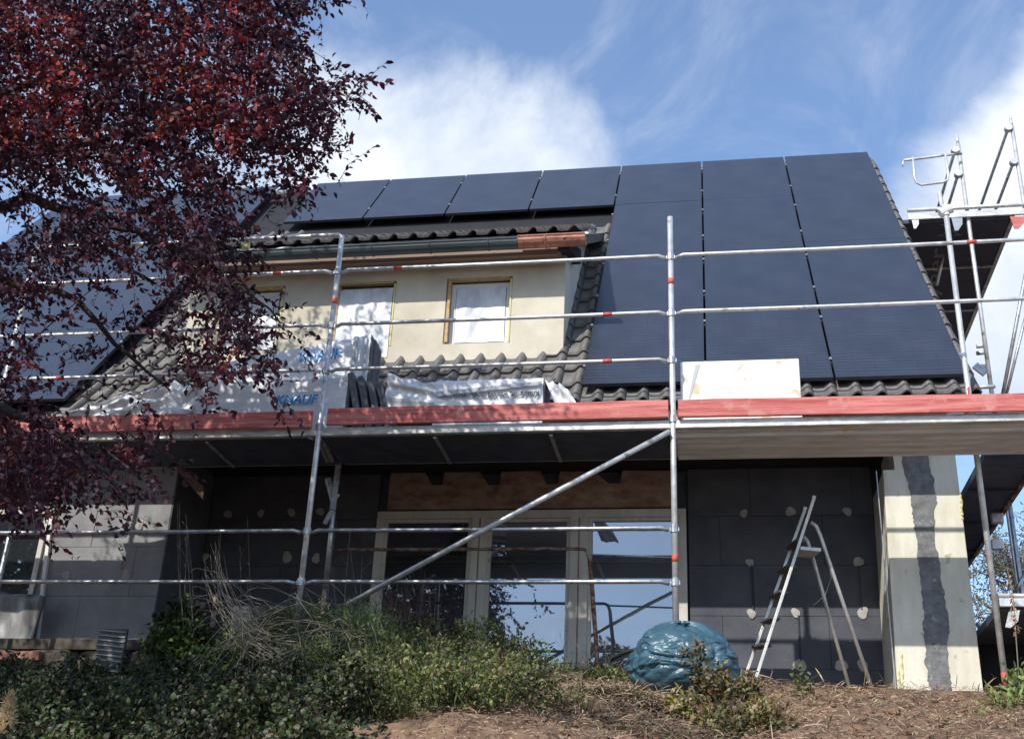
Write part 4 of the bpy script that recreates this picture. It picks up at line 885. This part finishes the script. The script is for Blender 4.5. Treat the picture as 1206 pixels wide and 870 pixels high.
litter('straw_litter', 'longer straws and broken twigs lying on the bare bank below the ladder and wing wall', 'litter', 3200, (-1.2, 4.0), (-2.4, .7), .07, .2, .007, [(.38, .28, .18), (.24, .14, .085), (.14, .08, .05), (.12, .15, .05)], .05)
litter('dead_clippings', 'heap of dead brown shrub clippings on the bank between the shrubs and the bag', 'clippings', 22000, (-1.7, .35), (-1.7, .5), .04, .15, .006, [(.20, .13, .09), (.13, .08, .06), (.28, .2, .14), (.10, .09, .045)], .11)
litter('dead_clippings', 'small ridge of dead twigs and leaves piled against the foot of the blue bag', 'clippings', 6500, (bx-.75, bx+.55), (-1.18, -.86), .04, .13, .008, [(.24, .16, .10), (.16, .10, .07), (.34, .26, .17), (.14, .14, .05)], .17)
mb = MB()
for k in range(420):
    x, y = rng.uniform(-1.0, 4.0), rng.uniform(-2.3, .6); rr_ = rng.uniform(.008, .03)*(1.5 if rng.random() < .08 else 1); zc_ = gz(x, y)+rr_*.3; v_ = []
    for j_ in range(4):
        th_ = math.pi*(j_+.3)/3.6
        for i_ in range(6): q_ = rr_*rng.uniform(.7, 1.25); v_.append((x+q_*1.3*math.sin(th_)*math.cos(i_*1.047), y+q_*math.sin(th_)*math.sin(i_*1.047), zc_+q_*.8*math.cos(th_)))
    mb.add(v_, [(j_*6+i_, (j_+1)*6+i_, (j_+1)*6+(i_+1) % 6, j_*6+(i_+1) % 6) for j_ in range(3) for i_ in range(6)]+[tuple(range(6))])
tag(stuff(build('clods', mb, soil)), 'small clods and stones scattered over the bare brown bank', 'clods')
# a few cut branches near the ladder foot
mb = MB()
for (a, b, c_) in (((845, 808), (880, 792), (893, 790)), ((850, 812), (870, 800), (874, 788)), ((860, 803), (862, 790), (868, 786)), ((835, 805), (850, 795), (858, 780)), ((1010, 825), (1030, 819), (1056, 825)), ((640, 830), (690, 815), (740, 812)), ((650, 862), (700, 830), (712, 815))):
    mb.tube([at(*a, -.1), at(*b, -.1), at(*c_, -.05)], [.012, .009, .005], 6)
tag(build('cut_branches', mb, twigm), 'bare cut branches lying by the foot of the ladder', 'branches')
# pampas plume bottom left
pp = thing('pampas_plume', 'pale golden feathery grass plume at the bottom left corner', 'grass plume')
n = 2600; t = rng.random(n); a, b = at(5, 890, -2.5), at(11, 818, -2.5); base = a+(b-a)*t[:, None]; rad_ = .075*np.sin(np.pi*np.clip(.15+.85*t, 0, 1))**.6
off = runit(n)*rad_[:, None]*rng.random((n, 1)); me = leaf_mesh('plume', base+off*.5, off/(.02)+np.array([.25, 0, .8]), runit(n), rng.uniform(.02, .05, n), np.full(n, .004), np.array([(.62, .5, .3)])*rng.uniform(.6, 1.3, (n, 1)))
stuff(link('plume', me, pampas, pp)); smoothtube(build('stem', MB().tube([(a[0], a[1], gz(a[0], a[1])), a, b], [.005, .004, .002], 6), twigm, pp))
# hanging dry sprig at right edge
n = 60; a, b = at(1188, 675, .3), at(1197, 745, .3); t = rng.random(n); me = leaf_mesh('dry_leaves', a+(b-a)*t[:, None]+runit(n)*.015, runit(n)+np.array([0, 0, -1.2]), runit(n), rng.uniform(.02, .05, n), np.full(n, .014), np.array([(.32, .22, .15)])*rng.uniform(.6, 1.3, (n, 1)))
sp_ = thing('dry_sprig', 'withered brown seed stalk in front of the scaffold at the right edge', 'dry plant'); stuff(link('dry_leaves', me, straw, sp_)); build('stem', MB().tube([at(1186, 668, .3), at(1193, 700, .3), at(1203, 840, .3)], .004, 5), twigm, sp_)
# ------------------------------------------------------------------ red-leaved plum tree
DM = {-60: [1]*10+[.6], 20: [1, 1, 1, .75, .9, 1, 1, 1, .85, .18, 0], 60: [1, 1, 1, .9, 1, 1, 1, .95, .9, .45, .08], 100: [1, 1, 1, 1, 1, .95, 1, 1, .8, .7, .6], 140: [1, 1, 1, .9, 1, .95, .9, .9, .8, .7, .08],
      180: [1, 1, .9, .8, .9, 1, .85, .8, .9, .5, 0], 220: [.7, .8, .7, .8, .7, .8, .8, .85, .8, .25, 0], 260: [.45, .8, .9, .9, .8, .8, .8, .6, .22, .02, 0], 300: [.8, .8, .8, .9, .8, .95, .9, .55, .06, 0, 0],
      340: [.8, .7, .4, .5, .6, .95, .9, .65, .22, 0, 0], 380: [.4, .4, .4, .4, .45, .65, .85, .8, .4, .0, 0], 420: [.6, .35, .3, .3, .25, .55, .65, .55, .30, 0, 0], 460: [.8, .5, .25, .15, .25, .4, .5, .42, .18, 0, 0],
      500: [1, .8, .5, .35, .4, .28, .2, .12, .05, 0, 0], 540: [1, .9, .75, .6, .45, .15, .03, 0, 0, 0, 0], 580: [.9, .8, .55, .5, .2, 0, 0, 0, 0, 0, 0], 620: [.35, .3, .3, .35, .03, 0, 0, 0, 0, 0, 0], 650: [.05, .0, .0, .1, 0, 0, 0, 0, 0, 0, 0], 690: [0]*11}
ky = sorted(DM)
def dens(px, py):
    if px > 450 or py > 680: return 0
    px = max(px, 0); py = max(py, -60); j = 0
    while j < len(ky)-2 and ky[j+1] < py: j += 1
    t = min(1, max(0, (py-ky[j])/(ky[j+1]-ky[j]))); u = min(9.999, max(0, (px-20)/40)); i = int(u); fr_ = u-i
    g_ = lambda row: row[i]*(1-fr_)+row[min(i+1, 10)]*fr_
    return g_(DM[ky[j]])*(1-t)+g_(DM[ky[j+1]])*t
seeds = []
ph = rng.uniform(0, 6, 12)
def clump(P):
    s = math.sin(P[0]*5.1+ph[0]+1.5*math.sin(P[2]*3+ph[1]))+math.sin(P[2]*6.3+ph[2]+1.3*math.sin(P[1]*4+ph[3]))+math.sin(P[1]*5.7+ph[4]+P[0]*3)+.8*math.sin(P[0]*11+P[2]*9+ph[5])
    return s
def on_dormer(P):
    q = np.array(P)+np.array(SUN)*((1.53-P[1])/SUN.y); return q[0] > -3.0 and q[2] > 2.9
while len(seeds) < 5100:
    px_, py_ = rng.uniform(-40, 445), rng.uniform(-70, 670); Y = rng.uniform(-3.3, -1.0)
    d_ = dens(px_, py_)*(1 if py_ < 230 else .8 if py_ < 500 else .9)
    if rng.random() > (d_**1.5 if d_ > .6 else d_**1.9): continue
    P = at(px_, py_, Y)
    if on_dormer(P): continue
    if clump(P) < .35-1.7*d_ + rng.normal()*.2: continue
    seeds.append((P, px_, py_, d_))
nv_ = len(seeds)
while len(seeds) < nv_+2800:   # part of the crown outside the frame
    P = np.array([-5.4, -3.2, 3.0])+runit(1)[0]*np.array([2.9, 2.4, 2.9])*rng.random()**.35
    a, b = pix(P)
    if on_dormer(P): continue
    if a > -30 and b > -60: continue
    if P[1] > -.6 or (b < -110 and a > -200) or P[2] > 5.2: continue
    seeds.append((P, -1, -1, 1))
tree = thing('plum_tree', 'purple-leaved plum tree overhanging the left side of the scaffold', 'tree')
trunkb = Vector((-6.1, -3.0, gz(-6.1, -3.0)))
mb = MB(); tk = [trunkb+Vector((0, 0, -.1)), trunkb+Vector((.05, 0, .8)), trunkb+Vector((.12, .1, 1.8)), trunkb+Vector((.2, .05, 2.9)), trunkb+Vector((.25, .1, 4.4)), trunkb+Vector((.3, .1, 6.0))]
smoothtube(build('trunk', MB().tube(tk, [.20, .16, .145, .12, .08, .04], 12), bark, tree))
limbs = []
for (st, pts_px) in ((2, [(-250, 330, -2.7), (33, 233, -2.3), (110, 255, -2.2), (183, 283, -2.1), (270, 320, -2.0), (330, 380, -1.9)]),
                     (3, [(-250, 150, -2.6), (0, 110, -2.4), (130, 70, -2.2), (260, 30, -2.1), (350, 20, -2.0)]),
                     (2, [(-200, 420, -2.6), (0, 480, -2.4), (60, 500, -2.2), (130, 560, -2.1), (150, 600, -2.0)]),
                     (3, [(-200, 200, -2.4), (60, 180, -2.0), (190, 150, -1.8), (300, 130, -1.6), (400, 105, -1.5)]),
                     (3, [(-200, 300, -2.0), (0, 330, -1.7), (90, 350, -1.6), (150, 420, -1.5), (200, 460, -1.4)]),
                     (4, [(-150, -80, -2.9), (80, -40, -2.7), (250, -50, -2.5)])):
    P = [tk[st]]+[Vector(at(*q)) for q in pts_px]; n = len(P); limbs.append(P)
    fine_ = []
    for i in range(n-1):
        for k in range(4): t = k/4; fine_.append(P[i].lerp(P[i+1], t)+Vector((jit(.02), jit(.02), jit(.02))))
    fine_.append(P[-1]); m_ = len(fine_)
    smoothtube(build('limb', MB().tube(fine_, [.055*(1-i/m_)**1.2+.006 for i in range(m_)], 8), bark, tree))
LP = np.array([tuple(P[i].lerp(P[i+1], t)) for P in limbs for i in range(1, len(P)-1) for t in (0, .25, .5, .75)])
tw_ = MB(); LPs, LDs, LNs, LLs, LCs = [], [], [], [], []
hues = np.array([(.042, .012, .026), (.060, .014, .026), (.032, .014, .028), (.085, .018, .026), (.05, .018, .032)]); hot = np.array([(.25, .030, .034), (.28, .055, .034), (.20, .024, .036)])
for si, (P, a, b, d_) in enumerate(seeds):
    j = int(np.argmin(((LP-P)**2).sum(1))); away = P-LP[j]; away /= np.linalg.norm(away)+1e-6
    dr = away*.5+np.array([.45, 0, -.15])+rng.normal(size=3)*.5; dr /= np.linalg.norm(dr); ln = rng.uniform(.16, .36); nl = int(rng.integers(9, 15))
    bend = np.array([rng.normal()*.05, rng.normal()*.05, -rng.uniform(.0, .12)])
    tt = np.linspace(.05, 1, nl); pts = P+dr*ln*(tt[:, None]-.5)+bend*(tt[:, None]**2)
    if si < nv_ and (si % 2 == 0 or d_ < .5): tw_.tube([P-dr*ln*.6, P, pts[-1]], [.0028, .002, .001], 3, cap=False)
    dl = dr*.55+runit(nl)*.75+np.array([0, 0, -.22]); LPs.append(pts); LDs.append(dl); LNs.append(runit(nl)*.9+np.array([-.2, -.45, .7]))
    LLs.append(rng.uniform(.034, .066, nl))
    warm = (a >= 0) and ((a < 95 and 10 < b < 170 and rng.random() < .55) or (180 < a < 330 and b < 160 and rng.random() < .34) or rng.random() < (.05 if b < 250 else .015))  # redder young leaves; the crown's sunlit patches are also put into this colour
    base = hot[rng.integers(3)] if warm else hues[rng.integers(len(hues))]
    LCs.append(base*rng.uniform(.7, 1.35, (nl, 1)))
LPs, LDs, LNs, LLs, LCs = map(np.concatenate, (LPs, LDs, LNs, LLs, LCs))
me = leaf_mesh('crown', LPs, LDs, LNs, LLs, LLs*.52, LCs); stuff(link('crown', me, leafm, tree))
stuff(build('twigs', tw_, bark, tree))
# ------------------------------------------------------------------ background trees behind the gable
def bgtree(label, x, y, h, seed, cols, nleaf, cr):
    t = thing('background_tree', label, 'tree'); z0 = gz(x, y); r = np.random.default_rng(seed)
    smoothtube(build('trunk', MB().tube([(x, y, z0), (x+.1, y, z0+h*.5), (x, y, z0+h)], [.16, .10, .02], 8), bark, t)); mb = MB(); tips = []
    for k in range(46):
        zz = z0+h*r.uniform(.2, .97); an = r.uniform(0, 6.28); l_ = cr*(1.15-(zz-z0)/h)*r.uniform(.5, 1); e = np.array([x+l_*math.cos(an), y+l_*math.sin(an), zz+r.uniform(.1, .8)]); s_ = np.array([x, y, zz]); mb.tube([s_, (s_+e)/2+r.normal(size=3)*.1, e], [.04, .025, .008], 5)
        for q in range(8):
            u = r.uniform(.3, 1); c_ = s_+(e-s_)*u; e2 = c_+r.normal(size=3)*[.5, .5, .45]; mb.tube([c_, e2], [.012, .004], 4); tips.append(e2); tips.append((c_+e2)/2)
    stuff(build('limbs', mb, twigm, t)); tips = np.array(tips); n = nleaf; P = tips[r.integers(0, len(tips), n)]+r.normal(size=(n, 3))*.14
    me = leaf_mesh('crown', P, runit(n), runit(n)+[0, -.3, .6], r.uniform(.05, .12, n), r.uniform(.02, .04, n), np.array(cols)[r.integers(0, len(cols), n)]*r.uniform(.7, 1.3, (n, 1))); stuff(link('crown', me, greenm, t))
q = at(1185, 640, 16); bgtree('thinly leaved grey-green tree seen behind the gable scaffold at far right', q[0], 16, 5.6, 1, [(.16, .18, .12), (.22, .22, .17), (.10, .13, .07)], 8000, 2.6)
q = at(1235, 650, 19); bgtree('darker tree half outside the frame behind the gable scaffold', q[0], 19, 6.6, 2, [(.07, .10, .05), (.12, .14, .08)], 9000, 2.6)
cloud('hedge', 'low green hedge in the garden behind the gable scaffold', 'hedge', [(5.0+k*.8, 11+.1*k, .3, .7, .5, .9, 1) for k in range(5)], 7000, .08, .05, DG+MG, surf=.3)
for k, (x, y, h) in enumerate(((-7.5, -17, 10), (-14.5, -9.5, 10), (-15.5, -20, 12), (-3.2, -24, 9.5))):
    tt_ = thing('garden_tree', ('tall dark garden tree mirrored in the left terrace pane', 'round dark garden tree mirrored at the left house window', 'broad dark garden tree far left across the garden', 'distant dark garden tree mirrored in the middle terrace pane')[k], 'tree')
    z0 = gz(x, y); smoothtube(build('trunk', MB().tube([(x, y, z0), (x+.1, y, z0+h*.4), (x, y, z0+h*.85)], [.25, .18, .05], 8), bark, tt_)); n = 7000
    P = np.array([x, y, z0+h*.58])+runit(n)*np.array([h*.27, h*.25, h*.42])*(rng.random((n, 1))**.4); me = leaf_mesh('crown', P, runit(n), runit(n), rng.uniform(.2, .4, n), rng.uniform(.12, .2, n), np.array(DG)[rng.integers(0, 4, n)]); stuff(link('crown', me, greenm, tt_))
# ------------------------------------------------------------------ origins: move each thing's base under its parts
bpy.context.view_layer.update()
for e in [o for o in C.objects if o.type == 'EMPTY']:
    pts = [c.matrix_world @ Vector(p) for c in e.children if c.type == 'MESH' for p in c.bound_box]
    if not pts: continue
    base = Vector((sum(p.x for p in pts)/len(pts), sum(p.y for p in pts)/len(pts), min(p.z for p in pts)))
    for c in e.children: mw = c.matrix_world.copy(); c.matrix_parent_inverse = Matrix.Translation(-base); 
    e.location = base
GR = {'insulation_pack': 'wrapped insulation packs on the deck', 'crumpled_film': 'scraps of white film on the deck', 'plastic_sheet': 'white plastic sheets on the deck', 'bramble_shrub': 'brambles on the bank', 'low_shrub': 'low shrubs on the bank', 'dry_stalk_clump': 'clumps of bare stalks', 'background_tree': 'trees behind the gable scaffold', 'garden_tree': 'trees in the garden opposite', 'solar_array': 'solar arrays on the roof'}
for o in C.objects:
    k = o.name.split('.')[0]
    if k in GR and o.parent is None: o['group'] = GR[k]
print('tiles', ntile, 'leaves', len(LPs))
SC.render.resolution_x = 1024; SC.render.resolution_y = 738
